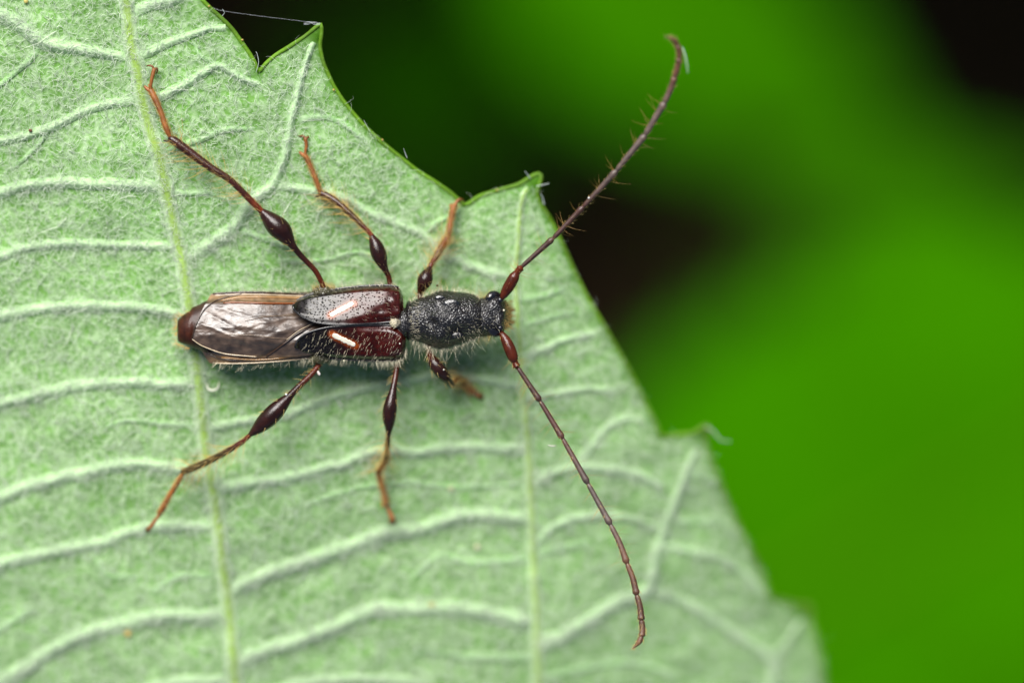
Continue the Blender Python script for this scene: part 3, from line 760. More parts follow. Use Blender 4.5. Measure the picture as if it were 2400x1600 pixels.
def make_elytron(which):
    e = ELY[which]
    oc = smooth_curve(e['outer'], 200); sc_ = smooth_curve(e['sut'], 200)
    x0 = e['outer'][0][0]; x1 = e['outer'][-1][0]
    nu, nv = 90, 40
    u = 0.5 - 0.5 * np.cos(np.linspace(0, np.pi, nu)); u = 0.6 * u + 0.4 * np.linspace(0, 1, nu)
    x = x0 + (x1 - x0) * u
    yo = np.interp(x, oc[:, 0], oc[:, 1]); ys = np.interp(x, sc_[:, 0], sc_[:, 1])
    v = np.linspace(0, 1, nv)
    PX = np.repeat(x[:, None], nv, 1); PY = ys[:, None] + (yo - ys)[:, None] * v[None, :]
    U = np.repeat(u[:, None], nv, 1); Vv = np.repeat(v[None, :], nu, 0)
    Z = ely_z(U, Vv)
    if which == 'lower': Z = Z - 0.03
    # underside lip
    V1 = at(PX, PY, Z); V2_ = at(PX, PY, Z - 0.05)
    red = np.array([0.030, 0.0027, 0.0010]); blk = np.array([0.006, 0.004, 0.0035])
    t = sstep(0.30, 0.62, U)[..., None]
    c = blk * (1 - t) + red * t
    # amber-brown border of the cuticle round the pale mark
    mk = np.array([(774, 739), (828, 710)] if which == 'upper' else [(779, 784), (832, 809)], float)
    dd, _, _ = seg_dist(PX, PY, mk)
    g = np.exp(-(np.maximum(dd - 4, 0) / 5.0) ** 2)[..., None]
    c = c * (1 - g) + np.array([0.24, 0.045, 0.004]) * g
    g2 = (sstep(0.90, 0.97, Vv) * (1 - sstep(0.88, 0.95, U)))[..., None]
    c = c * (1 - g2) + np.array([0.030, 0.028, 0.018]) * g2
    F = grid_faces(nu, nv)
    if which == 'upper': F = F[:, ::-1]
    nn = nu * nv
    # border faces
    Vall = np.vstack([V1.reshape(-1, 3), V2_.reshape(-1, 3)]); call = np.vstack([c.reshape(-1, 3)] * 2)
    Fall = np.vstack([F, F[:, ::-1] + nn])
    o = bpart(mesh_np('elytron', Vall, Fall, M_ELYTRON, None, call))
    o['label'] = 'glossy wing case catching the light, ivory dash slanting up' if which == 'upper' else 'dark red-brown wing case in shade, ivory dash slanting down'
    # raised rim
    bord = np.vstack([np.stack([x[::-1], ys[::-1], ely_z(u[::-1], 0 * u)], -1), np.stack([x, yo, ely_z(u, 0 * u + 1)], -1)])
    if which == 'lower': bord[:, 2] -= 0.03
    keepb = np.concatenate([[True], np.linalg.norm(np.diff(bord[:, :2], axis=0), axis=1) > 0.8]); bord = bord[keepb]
    bord = bord[bord[:, 0] < x1 - 12]
    tube('elytron_rim', at(*bord.T), np.full(len(bord), 0.026), M_RIM, o, np.tile(BLACK, (len(bord), 1)), 8)
    # ivory dash
    nL, nW = 26, 9
    d = mk[1] - mk[0]; ln = np.linalg.norm(d); d /= ln; nrm = np.array([-d[1], d[0]])
    tl = np.linspace(0, 1, nL); tw = np.linspace(-1, 1, nW)
    r = np.random.default_rng(5 if which == 'upper' else 6)
    hw = 6.2 * np.minimum(1, np.minimum(tl, 1 - tl) * 9 + 0.45) * (1 + 0.18 * (r.random(nL) - 0.5) * 2)
    MX = mk[0, 0] + d[0] * ln * tl[:, None] + nrm[0] * hw[:, None] * tw
    MY = mk[0, 1] + d[1] * ln * tl[:, None] + nrm[1] * hw[:, None] * tw
    uu = (MX - x0) / (x1 - x0); vv = (MY - np.interp(MX, x, ys)) / (np.interp(MX, x, yo) - np.interp(MX, x, ys))
    MZ = ely_z(uu, vv) + (-0.03 if which == 'lower' else 0) + 0.018 - 0.03 * (np.abs(tw)[None, :] > 0.99)
    Fm = grid_faces(nL, nW)
    mesh_np('ivory_dash', at(MX, MY, MZ), Fm, M_IVORY, o, np.tile([0.66, 0.62, 0.50], (nL * nW, 1)))
    return o, (x0, x1, x, yo, ys)
elyU, eu = make_elytron('upper')
elyL, el = make_elytron('lower')

# ---- hind wings folded over the abdomen
def make_wing(name, top, bot, zf, seed, label):
    tc_ = smooth_curve(top, 160); bc_ = smooth_curve(bot, 160)
    x0 = top[0][0]; x1 = top[-1][0]
    nu, nv = 110, 60
    u = np.linspace(0, 1, nu) ** 1.35; x = x0 + (x1 - x0) * u
    yt = np.interp(x, tc_[:, 0], tc_[:, 1]); yb = np.interp(x, bc_[:, 0], bc_[:, 1])
    v = np.linspace(0, 1, nv)
    PX = np.repeat(x[:, None], nv, 1); PY = yt[:, None] + (yb - yt)[:, None] * v
    Z = zf(PX, PY)
    rot_ = PX * 0.5 + PY * 0.86; rot2 = PX * 0.86 - PY * 0.5
    Z = Z + 0.018 * (vnoise(rot2 / 34 + seed, rot_ / 11 + 3) - 0.5) + 0.007 * (vnoise((PX * 0.94 - PY * 0.34) / 15 + seed, (PX * 0.34 + PY * 0.94) / 5) - 0.5)
    tint = vnoise(PX / 30 + 9, PY / 14 + seed)[..., None]
    c = np.array([0.034, 0.021, 0.014]) * (1 - tint) + np.array([0.085, 0.055, 0.036]) * tint
    band = (np.exp(-((PY - 697) / 9.0) ** 2) + np.exp(-((PY - 843) / 9.0) ** 2))[..., None]
    c = c * (1 - 0.75 * band) + np.array([0.22, 0.13, 0.055]) * 0.75 * band
    o = bpart(mesh_np(name, at(PX, PY, Z), grid_faces(nu, nv), M_WING, None, c))
    o['label'] = label
    return o
def wz_u(x, y):
    yr = 776 + 10 * sstep(560, 680, x)                       # ridge of the folded membrane
    z = np.where(y < yr, -0.02 - 0.0036 * (yr - y), -0.02 - 0.0030 * (y - yr) - 0.00003 * (y - yr) ** 2)
    z = z - 0.04 * np.exp(-((y - yr) / 7.0) ** 2) - 0.16 * sstep(708, 690, y) - 0.05 * np.exp(-((y - 704) / 5.0) ** 2)
    z = z - 0.0016 * np.maximum(560 - x, 0) - 0.16 * sstep(600, 730, x)
    # diagonal crease where the membrane folds under
    d = (y - 757) + (x - 745) * 0.62
    z = z - 0.035 * np.exp(-(d / 7.0) ** 2)
    for x0_, y0_, sl, am, wd_ in ((700, 742, -0.04, 0.022, 5), (700, 728, -0.10, -0.018, 6), (640, 752, -0.16, 0.020, 4.5), (560, 735, 0.30, 0.016, 5), (520, 752, 0.55, -0.018, 5), (500, 770, 0.42, 0.020, 4), (620, 800, 0.10, 0.018, 5), (560, 808, 0.22, -0.016, 5), (690, 765, -0.38, 0.022, 6)):
        z = z + am * np.exp(-(((y - y0_) - sl * (x - x0_)) / wd_) ** 2) * np.exp(-((x - x0_) / 70.0) ** 2)
    return z
wingU = make_wing('hind_wing', [(450,794),(453,778),(462,752),(475,724),(487,702),(499,687),(530,684),(565,683),(640,685),(723,689),(770,690)],
                  [(450,794),(466,806),(485,815),(528,829),(600,837),(680,836),(770,826)], wz_u, 3, 'brown hind wing folded on top, milky sheen')
def wz_l(x, y):
    s = (y - 757) / 92.0
    z = -0.16 - 0.25 * np.abs(s) ** 2.2
    return z - 0.30 * (1 - sstep(470, 540, x)) - 0.20 * sstep(640, 720, x)
wingL = make_wing('hind_wing', [(470,812),(480,806),(500,800),(560,800),(650,800),(770,790)], [(470,812),(480,834),(490,848),(500,852),(565,853),(644,848),(700,841),(770,834)], wz_l, 14, 'lower folded hind wing edging the abdomen')

def wvein(parent, pts, zf, r, c, dz=0.01):
    Q = smooth_curve(pts, 26)
    tube('wing_vein', at(Q[:, 0], Q[:, 1], zf(Q[:, 0], Q[:, 1]) + dz), r * (0.7 + 0.3 * np.sin(np.linspace(0.2, 2.9, 26))), M_RIM, parent, np.tile(c, (26, 1)), 7)
GOLD = (0.24, 0.13, 0.045); AMB = (0.16, 0.045, 0.008); DKW = (0.035, 0.018, 0.010); CREAM = (0.45, 0.36, 0.24)
wvein(wingU, [(735,711),(640,711),(560,709),(525,710)], wz_u, 0.030, AMB)
wvein(wingU, [(735,700),(640,697),(570,697),(520,704)], wz_u, 0.030, GOLD)
wvein(wingU, [(735,690.5),(640,686),(565,684.5),(500,688)], wz_u, 0.026, DKW)
wvein(wingU, [(735,695),(640,691),(565,690),(505,693)], wz_u, 0.014, CREAM)
wvein(wingU, [(450,793),(455,773),(463,752),(478,726),(500,708),(528,697),(566,689)], wz_u, 0.016, DKW, 0.015)
wvein(wingU, [(451,795),(466,806),(485,815),(528,829),(600,836)], wz_u, 0.014, CREAM)
wvein(wingU, [(625,835),(665,806),(700,780),(748,756)], wz_u, 0.020, DKW, 0.02)
wvein(wingU, [(672,796),(700,775),(735,757)], wz_u, 0.010, CREAM, 0.03)
wvein(wingU, [(735,735),(680,738),(620,743),(575,752)], wz_u, 0.010, (0.12, 0.08, 0.05), 0.006)
wvein(wingU, [(735,745),(690,741),(640,740),(590,741)], wz_u, 0.008, (0.14, 0.10, 0.07), 0.006)
wvein(wingU, [(672,794),(640,792),(600,786),(530,784)], wz_u, 0.009, (0.16, 0.11, 0.07), 0.006)
wvein(wingL, [(740,838),(660,846),(565,851.5),(503,851)], wz_l, 0.020, CREAM, 0.015)
wvein(wingL, [(735,829),(650,840),(590,843),(520,838)], wz_l, 0.018, GOLD, 0.03)
wvein(wingL, [(480,815),(500,834),(530,842),(570,845)], wz_l, 0.014, DKW, 0.03)

# ---- legs
HAIRS = {}
def setae_along(P, R, n, lmin, lmax, rad, col, tilt=0.9, seed=0, t0=0.0, t1=1.0, planar=0.6, droop=0.15):
    """bristles on a tube: roots on the surface, leaning towards the tip"""
    r = np.random.default_rng(seed)
    m = len(P); t = r.uniform(t0, t1, n) * (m - 1); i = np.clip(t.astype(int), 0, m - 2); f = (t - i)[:, None]
    p = P[i] * (1 - f) + P[i + 1] * f; rr = R[i] * (1 - f[:, 0]) + R[i + 1] * f[:, 0]
    T = P[i + 1] - P[i]; T /= np.linalg.norm(T, axis=1)[:, None] + 1e-9
    A = np.cross(T, (0, 0, 1.0)); A /= np.linalg.norm(A, axis=1)[:, None] + 1e-9
    B = np.cross(A, T)
    an = r.uniform(0, 2 * np.pi, n)
    rad_dir = np.cos(an)[:, None] * A + (np.sin(an) * planar)[:, None] * B
    rad_dir /= np.linalg.norm(rad_dir, axis=1)[:, None]
    d = rad_dir + T * r.normal(tilt, 0.25, n)[:, None]; d /= np.linalg.norm(d, axis=1)[:, None]
    L = r.uniform(lmin, lmax, n)
    K = 4; s = np.linspace(0, 1, K)
    S_ = (p + rad_dir * rr[:, None] * 0.9)[:, None, :] + d[:, None, :] * (L[:, None] * s)[..., None] + (T * droop)[:, None, :] * (L[:, None] * s ** 2)[..., None]
    c = np.asarray(col)[None, :] * r.uniform(0.7, 1.2, (n, 1))
    return S_, np.full(n, rad) * r.uniform(0.7, 1.2, n), c

def seg_tube(name, pts, cols, mat, parent, n=40, sides=14, flat=1.0, wob=0.0):
    """pts rows: px, py, z, radius in photo pixels"""
    Q = catmull(np.array(pts, float), n)
    Q[:, 3] = np.maximum(Q[:, 3] * (0.88 if mat is M_TARSUS else 0.92), 1.0)
    P = at(Q[:, 0], Q[:, 1], Q[:, 2]); R = Q[:, 3] / 100
    k = np.linspace(0, 1, len(cols)); t = np.linspace(0, 1, n)
    C = np.stack([np.interp(t, k, np.array(cols)[:, j]) for j in range(3)], -1)
    o = tube(name, P, R, mat, parent, C, sides, flat)
    return o, P, R

def zl(px, py, d=0.0):
    return float(leaf_z(np.array(float(px)), np.array(float(py)))) + float(vein_h(np.array([float(px)]), np.array([float(py)]))[0][0]) + d

def make_leg(label, femur, tibia, tarsus, claw, lobes, seed, spur=None, hair=1.0, tib_cols=None, goldbrush=0, tar_cols=None):
    leg = bempty('leg'); leg['label'] = label
    fo, FP, FR = seg_tube('femur', femur, [REDBR * 0.7, REDBR * 0.6, DKBR, DKBR * 0.8, DKBR * 0.8, DKBR * 1.2], M_LEG, leg, 60, 20)
    to, TP, TR = seg_tube('tibia', tibia, tib_cols or [REDBR, DKBR * 1.8, DKBR * 1.6, DKBR * 1.6, DKBR * 1.5], M_LEG, leg, 48, 14)
    so, SP, SR = seg_tube('tarsus', tarsus, tar_cols or [ORANGE * 0.7, ORANGE * 0.8, ORANGE * 0.6, ORANGE * 0.9], M_TARSUS, leg, 30, 12)
    for lb in lobes:
        seg_tube('tarsal_lobe', lb, [ORANGE, ORANGE * 1.1], M_TARSUS, leg, 8, 8)
    seg_tube('claw_joint', claw[0], [ORANGE * 0.8, ORANGE * 0.8, ORANGE * 0.7], M_TARSUS, leg, 16, 10)
    for cl in claw[1:]:
        seg_tube('claw', cl, [ORANGE * 0.7, ORANGE * 0.35], M_TARSUS, leg, 10, 8)
    if spur: seg_tube('tibial_spur', spur, [DKBR * 2, DKBR], M_LEG, leg, 6, 8)
    A = [setae_along(FP, FR, int(70 * hair), 0.08, 0.22, 0.0045, YEL, 0.8, seed, 0.0, 1.0),
         setae_along(TP, TR, int(260 * hair), 0.06, 0.16, 0.0036, YEL * 0.8, 1.8, seed + 1),
         setae_along(TP, TR, int(75 * hair), 0.28, 0.55, 0.0042, YEL * np.array([1, .8, .55]), 0.45, seed + 2, 0.12, 1.0, droop=0.4),
         setae_along(SP, SR, int(200 * hair), 0.05, 0.12, 0.0036, YEL * 0.9, 1.6, seed + 3)]
    if goldbrush:
        A.append(setae_along(TP, TR, goldbrush // 2, 0.08, 0.20, 0.0042, YEL * 1.1, 1.8, seed + 4, 0.25, 1.0))
        A.append(setae_along(SP, SR, goldbrush // 3, 0.06, 0.14, 0.0042, YEL * 1.1, 1.4, seed + 5))
    hair_mesh('leg_hairs', np.concatenate([a[0] for a in A]), np.concatenate([a[1] for a in A]), M_HAIR, leg, np.concatenate([a[2] for a in A]))
    return leg

# hind leg, upper
make_leg('hind leg stretched to the upper left, its foot on the midrib',
  [(760,690,-0.55,7),(758,673,-0.50,7),(749,652,-0.42,7),(736,631,-0.34,7),(706,600,-0.22,7.5),(687,577,-0.16,9.5),(676,562,-0.14,17),(660,541,-0.13,26.5),(643,525,-0.12,26),(627,509,-0.12,18),(615,497,-0.12,10.5),(610,492,-0.12,7)],
  [(613,495,-0.10,7.5),(596,478,-0.06,8.5),(575,457,-0.02,8.5),(538,421,0.04,8.5),(495,394,0.05,10),(447,359,0.03,11.5),(415,335,0.02,12),(402,326,0.02,10)],
  [(399,322,0.03,5),(392,306,0.05,7.5),(385,288,0.06,7.5),(379,268,0.07,7),(371,248,0.07,7.5),(362,229,0.06,8.5),(354,213,0.05,8)],
  [[(354,213,0.06,4.5),(353,205,0.08,4.5),(356,185,0.11,5),(361,164,0.11,6)], [(361,163,0.11,3.5),(357,156,0.12,3),(350,154,0.11,2.5),(344,155,0.06,1.5)], [(362,164,0.11,3.5),(367,160,0.11,3),(369,166,0.08,2.4),(366,173,0.04,1.5)]],
  [[(357,216,0.05,6),(347,210,0.04,5.5),(340,204,0.03,4)], [(356,214,0.05,6),(353,205,0.03,5),(350,200,0.02,3.5)]], 100, spur=[(402,330,0.0,3.5),(392,331,-0.02,2.5),(383,329,-0.04,1.2)], hair=1.2)
# middle leg, upper
make_leg('middle leg reaching up beside the wing case shoulder',
  [(915,690,-0.70,7),(914,664,-0.62,7),(910,646,-0.55,7),(904,634,-0.50,8),(898,622,-0.46,12),(892,606,-0.44,18),(886,590,-0.43,20),(880,573,-0.43,17),(874,560,-0.44,11),(871,552,-0.45,7)],
  [(873,555,-0.44,6.5),(864,543,-0.44,6),(853,532,-0.45,6.5),(821,501,-0.50,8),(794,477,-0.55,9),(770,461,-0.60,9),(752,453,-0.65,8)],
  [(750,450,-0.62,5),(746,436,-0.60,6),(739,417,-0.58,6.5),(732,400,-0.57,6),(726,386,-0.56,6.5),(720,373,-0.55,6.5),(715,365,-0.54,6)],
  [[(715,365,-0.53,4),(716,355,-0.52,4),(718,342,-0.50,4.5),(716,326,-0.48,5.5)], [(716,326,-0.48,3.5),(712,320,-0.48,3),(706,319,-0.50,2.3),(699,319,-0.55,1.4)], [(717,326,-0.48,3.5),(722,321,-0.50,2.8),(724,324,-0.54,1.5)]],
  [[(717,367,-0.55,5),(709,362,-0.56,5),(703,357,-0.58,3.5)]], 110, spur=[(753,455,-0.66,3),(745,460,-0.68,2.4),(737,462,-0.70,1.2)], goldbrush=160)
# front leg, upper
make_leg('front leg gripping the notch of the leaf edge',
  [(984,700,-0.75,7),(985,686,-0.66,8),(988,676,-0.58,12),(993,664,-0.53,18),(997,654,-0.52,19.5),(1001,643,-0.54,16),(1005,634,-0.57,10.5),(1007,629,-0.58,7.5)],
  [(1005,632,-0.57,6.5),(1010,621,-0.62,6.5),(1018,608,-0.70,7),(1032,584,-0.84,9),(1044,566,-0.95,9.5),(1051,554,-1.0,8)],
  [(1051,553,-1.0,6),(1053,536,-1.02,7.5),(1056,520,-1.03,7),(1059,505,-1.04,8),(1062,490,-1.04,8),(1067,480,-1.03,6.5)],
  [[(1065,486,-1.03,4.5),(1068,478,-1.02,4.5),(1072,471,-1.03,5)], [(1072,471,-1.03,4),(1078,467,-1.05,3.5),(1084,469,-1.10,3),(1088,474,-1.18,2)], [(1071,470,-1.03,3.5),(1077,471,-1.07,3),(1081,477,-1.14,1.8)]],
  [[(1063,490,-1.04,6),(1057,482,-1.06,5)]], 120, goldbrush=260, tib_cols=[REDBR, REDBR * 0.6, DKBR * 2, ORANGE * 0.5, ORANGE * 0.6])
# hind leg, lower
make_leg('hind leg stretched to the lower left across the midrib',
  [(752,832,-0.72,7),(748,853,-0.62,7),(731,876,-0.50,7.5),(698,908,-0.34,8),(680,927,-0.26,10),(668,940,-0.24,15),(650,959,-0.23,21.5),(632,977,-0.24,23),(615,993,-0.28,20),(601,1006,-0.32,14),(591,1014,-0.36,9),(587,1018,-0.38,6.5)],
  [(590,1015,-0.37,6),(577,1027,-0.42,6),(563,1038,-0.48,7),(525,1061,-0.64,8),(484,1082,-0.82,9),(450,1097,-0.98,9.5),(430,1105,-1.06,8.5)],
  [(429,1107,-1.07,5.5),(418,1127,-1.14,7),(405,1148,-1.22,7),(393,1169,-1.28,7),(383,1187,-1.33,8.5),(377,1199,-1.37,8)],
  [[(379,1197,-1.36,4.5),(370,1211,-1.40,4.5),(360,1224,-1.42,5),(352,1235,-1.44,6)], [(352,1235,-1.44,4.5),(348,1241,-1.48,4),(350,1247,-1.56,2.5)], [(353,1236,-1.44,4.5),(345,1238,-1.48,4),(342,1244,-1.56,2.5)]],
  [[(380,1194,-1.37,6),(374,1198,-1.40,6),(371,1203,-1.42,4)]], 130, hair=1.1, tib_cols=[REDBR, DKBR * 2, np.array([0.035, 0.025, 0.008]), np.array([0.035, 0.025, 0.008]), np.array([0.05, 0.03, 0.008])], tar_cols=[ORANGE * 0.75] * 4)
# middle leg, lower
make_leg('middle leg pointing straight down from the wing case shoulder, foot out of focus',
  [(934,828,-0.75,6),(932,849,-0.66,7),(926,887,-0.55,7.5),(921,915,-0.48,9.5),(917,938,-0.45,15),(914,958,-0.45,18),(912,978,-0.50,17.5),(912,996,-0.58,12.5),(911,1010,-0.66,8),(911,1018,-0.70,6)],
  [(911,1014,-0.70,6),(909,1030,-0.88,6),(907,1052,-1.12,7),(905,1074,-1.38,8),(896,1092,-1.58,8.5),(886,1106,-1.72,7.5)],
  [(886,1108,-1.74,6),(892,1128,-1.82,7.5),(898,1149,-1.90,8),(903,1168,-1.94,9),(905,1180,-1.97,9)],
  [[(905,1180,-1.97,5),(911,1195,-1.98,5),(917,1208,-1.98,6.5),(920,1216,-1.98,7)], [(920,1215,-1.98,5),(925,1221,-2.02,4.5),(923,1227,-2.12,3)], [(919,1216,-1.98,5),(915,1222,-2.02,4.5),(917,1228,-2.12,3)]],
  [[(904,1176,-1.97,7),(898,1184,-2.02,6)]], 140, tib_cols=[REDBR * 0.8, np.array([0.05, 0.03, 0.008]), np.array([0.05, 0.035, 0.008]), ORANGE * 0.5, ORANGE * 0.5], tar_cols=[ORANGE * 0.55] * 4, goldbrush=120)
# front leg, lower
make_leg('front leg tucked below the pronotum, foot out of focus on the leaf',
  [(1003,806,-0.80,6),(1006,824,-0.66,7),(1011,838,-0.58,11),(1019,852,-0.53,16),(1030,866,-0.54,17.5),(1041,880,-0.64,15.5),(1052,894,-0.80,10.5),(1060,904,-0.94,7)],
  [(1058,902,-0.92,6.5),(1062,898,-1.10,6.5),(1067,893,-1.32,7.5),(1073,889,-1.55,9),(1079,890,-1.75,9),(1084,896,-1.88,8)],
  [(1083,896,-1.88,7.5),(1092,903,-1.95,9.5),(1100,911,-2.0,10.5),(1107,917,-2.03,9.5)],
  [[(1106,916,-2.03,6),(1114,921,-2.03,6),(1122,926,-2.02,8)], [(1122,926,-2.02,6),(1129,925,-2.06,5),(1133,929,-2.16,3)], [(1121,927,-2.02,6),(1127,931,-2.06,5),(1129,936,-2.16,3)]],
  [[(1104,914,-2.03,8),(1100,921,-2.08,6)]], 150, tib_cols=[REDBR, ORANGE * 0.6, ORANGE * 0.6, ORANGE * 0.6, ORANGE * 0.6], tar_cols=[ORANGE * 0.6] * 4, goldbrush=160)

# ---- antennae
def make_antenna(label, joints, seed, hair_side):
    """joints: list of segments [name, [(px,py,z)...], r0, r1, colour0, colour1]"""
    an = bempty('antenna'); an['label'] = label
    A = []
    for q, (nm, pts, r0, r1, c0, c1) in enumerate(joints):
        n = 22
        Q = catmull(np.array(pts, float), n)
        t = np.linspace(0, 1, n)
        if nm == 'scape': R = lerp(r0, r1, np.clip(np.sin(t * np.pi * 0.80) ** 0.7, 0, 1)); R[-1] *= 0.9
        elif q == len(joints) - 1: R = r0 * (1 - 0.75 * sstep(0.3, 1.0, t)) * (0.7 + 0.3 * sstep(0, 0.15, t))
        else: R = lerp(r0, r1, t) * (0.62 + 0.38 * sstep(0, 0.09, t)) * (1 + 0.14 * np.exp(-((t - 0.93) / 0.07) ** 2)) * (1 - 0.3 * sstep(0.97, 1, t))
        P = at(*Q.T); R = R / 100 * (0.80 if q > 1 else 0.90)
        C = np.asarray(c0)[None, :] * (1 - t[:, None]) + np.asarray(c1)[None, :] * t[:, None]
        tube(nm, P, R, M_LEG if q < 2 else M_ANT, an, C, 14)
        A.append(setae_along(P, R, 34 if q > 1 else 26, 0.05, 0.10, 0.0042, YEL, 1.3, seed + q))
        if 0 < q < 7:
            A.append(setae_along(P, R, 9, 0.22, 0.46, 0.0042, YEL * np.array([.7, .55, .4]), 0.25, seed + 40 + q, 0.2, 1.0, planar=0.3))
    hair_mesh('antenna_hairs', np.concatenate([a[0] for a in A]), np.concatenate([a[1] for a in A]), M_HAIR, an, np.concatenate([a[2] for a in A]))
    return an
RB = REDBR * 0.45; DB = np.array([0.040, 0.016, 0.011]); GB = np.array([0.088, 0.062, 0.050]); LB = np.array([0.085, 0.038, 0.020])
up = [(1222,626,-0.16),(1295,560,0.02),(1366,486,0.20),(1444,401,0.42),(1511,318,0.62),(1557,242,0.82)]
J = [['scape', [(1178,696,-0.32),(1186,682,-0.30),(1195,667,-0.27),(1208,644,-0.22)], 8, 15.5, RB, RB], ['pedicel', [(1207,646,-0.22),(1213,637,-0.20),(1221,627,-0.17)], 8, 9.5, RB * 1.3, RB * 1.4]]
cu = [DB * 0.8, DB, DB * 1.2, GB * 0.8, GB, GB]
for i in range(5): J.append(['antenna_segment', [up[i], up[i + 1]], 6.4 + 0.45 * i, 8.6 + 0.35 * i, cu[i], cu[i + 1]])
J += [['antenna_segment', [(1557,242,0.82),(1571,211,0.90),(1581,182,0.98)], 8.3, 9.3, GB, LB], ['antenna_segment', [(1581,182,0.98),(1588,158,1.04),(1592,138,1.10)], 8.3, 8.8, LB, LB], ['antenna_segment', [(1592,138,1.10),(1592,121,1.15),(1588,107,1.2)], 8, 8, LB, LB], ['antenna_segment', [(1588,107,1.2),(1580,95,1.25),(1568,88,1.3),(1560,87,1.32)], 7.8, 3, LB, LB * 0.8]]
make_antenna('antenna sweeping to the upper right over the dark background', J, 300, 1)
lo = [(1212,859,-0.30),(1265,938,-0.28),(1318,1026,-0.24),(1377,1131,-0.16),(1430,1227,-0.08),(1469,1318,0.0),(1492,1392,0.06),(1503,1452,0.10)]
J = [['scape', [(1177,783,-0.36),(1187,800,-0.34),(1196,820,-0.32),(1204,842,-0.31)], 8, 15.5, RB, RB], ['pedicel', [(1203,840,-0.31),(1207,850,-0.31),(1212,860,-0.30)], 8, 9.5, RB * 1.3, RB * 1.2]]
cl = [DB, DB * 1.1, DB * 1.6, GB * 0.8, GB * 0.9, LB * 1.3, LB * 0.8, LB * 0.7]
for i in range(7):
    a_p, b_p = np.array(lo[i]), np.array(lo[i + 1]); mid = (a_p + b_p) / 2 + (np.array([2.5, -1, 0]) if i >= 4 else 0)
    J.append(['antenna_segment', [a_p, mid, b_p], 6.4 + 0.25 * i, 9.0 + 0.2 * i, cl[i], cl[i + 1]])
J += [['antenna_segment', [(1503,1452,0.10),(1506,1472,0.12),(1504,1490,0.14)], 8.8, 9.2, LB * 0.8, LB], ['antenna_segment', [(1504,1490,0.14),(1497,1504,0.15),(1483,1519,0.16)], 8.5, 3, LB, LB * 1.6]]
make_antenna('antenna sweeping down across the blurred part of the leaf', J, 400, 1)

# ---- body hairs
def strands(root, d, L, bend=None, K=4):
    s = np.linspace(0, 1, K)
    P = root[:, None, :] + d[:, None, :] * (L[:, None] * s)[..., None]
    if bend is not None: P = P + bend[:, None, :] * (L[:, None] * s ** 2)[..., None]
    return P
def unit(a): return a / (np.linalg.norm(a, axis=1)[:, None] + 1e-9)
r = np.random.default_rng(77)
HS, HR, HC = [], [], []
def add(P, rad, c, jit=0.25):
    n = len(P); HS.append(P); HR.append(np.full(n, rad) * r.uniform(0.7, 1.2, n)); HC.append(np.asarray(c)[None, :] * r.uniform(1 - jit, 1 + jit, (n, 1)))
# fringes along both sides of pronotum, wing cases and abdomen
def fringe(pts, n, lmin, lmax, sgn, c, rad=0.0032, zoff=-0.45, lean=0.0, up=0.25):
    Q = catmull(np.array(pts, float), 200); i = r.integers(0, 200, n)
    root = at(Q[i, 0], Q[i, 1] + r.normal(0, 2.5, n) , zoff + r.normal(0, 0.10, n))
    d = unit(np.stack([r.normal(lean, 0.35, n), sgn * np.ones(n), r.normal(up, 0.35, n)], -1))
    add(strands(root, d, r.uniform(lmin, lmax, n), np.stack([r.normal(0, 0.15, n), 0 * d[:, 0], r.normal(-0.1, 0.1, n)], -1)), rad, c)
pro_t = [(958,706),(985,698),(1006,691),(1028,682),(1065,684),(1096,686),(1124,702)]; pro_b = [(958,797),(985,803),(1006,811),(1030,818),(1058,813),(1090,802),(1124,786)]
fringe(pro_t, 240, 0.05, 0.14, 1, PALE, lean=0.1); fringe(pro_b, 240, 0.05, 0.14, -1, PALE, lean=0.1)
fringe(pro_t, 34, 0.22, 0.42, 1, YEL, lean=0.1); fringe(pro_b, 60, 0.22, 0.48, -1, PALE, lean=0.15)
ht = [(1118,702),(1140,698),(1160,690)]; hb_ = [(1118,786),(1140,786),(1165,783)]
fringe(ht, 70, 0.08, 0.26, 1, YEL, zoff=-0.55); fringe(hb_, 90, 0.08, 0.26, -1, YEL, zoff=-0.6)
elt = [(736,688),(789,678),(841,672),(907,670),(938,678)]; elb = [(723,833),(775,840),(841,845),(907,846),(945,838)]
fringe(elt, 220, 0.06, 0.20, 1, PALE * 0.9, zoff=-0.55, lean=-0.35); fringe(elb, 160, 0.08, 0.20, -1, PALE, zoff=-0.5, lean=-0.3)
fringe([(880,846),(920,846),(945,838),(952,815)], 90, 0.08, 0.22, -1, PALE, zoff=-0.35, lean=0.3)
abt = [(560,690),(640,686),(740,684)]; abb = [(500,846),(565,852),(650,848),(740,840)]
fringe(abt, 150, 0.06, 0.14, 1, PALE, zoff=-0.62, lean=-0.4); fringe(abb, 120, 0.08, 0.24, -1, PALE, zoff=-0.55, lean=-0.5)
fringe([(735,680),(757,672),(785,676)], 160, 0.08, 0.18, 1, YEL * 0.9, zoff=-0.5, lean=-0.3)
# abdomen tip bristles
n = 130; th = r.uniform(0, np.pi, n); rootx = r.uniform(416, 446, n)
sg = r.choice([-1, 1], n); rooty = 774 + sg * np.interp(rootx, [416, 446], [30, 42])
d = unit(np.stack([-np.ones(n) * r.uniform(0.2, 1.4, n), -sg * r.uniform(0.0, 1.0, n), r.normal(0.1, 0.3, n)], -1))
endm = r.random(n) < 0.5; rootx = np.where(endm, 415, rootx); rooty = np.where(endm, r.uniform(746, 804, n), rooty)
add(strands(at(rootx, rooty, -0.55 + r.normal(0, 0.08, n)), d, r.uniform(0.06, 0.20, n)), 0.0032, YEL * np.array([.9, .7, .45]))
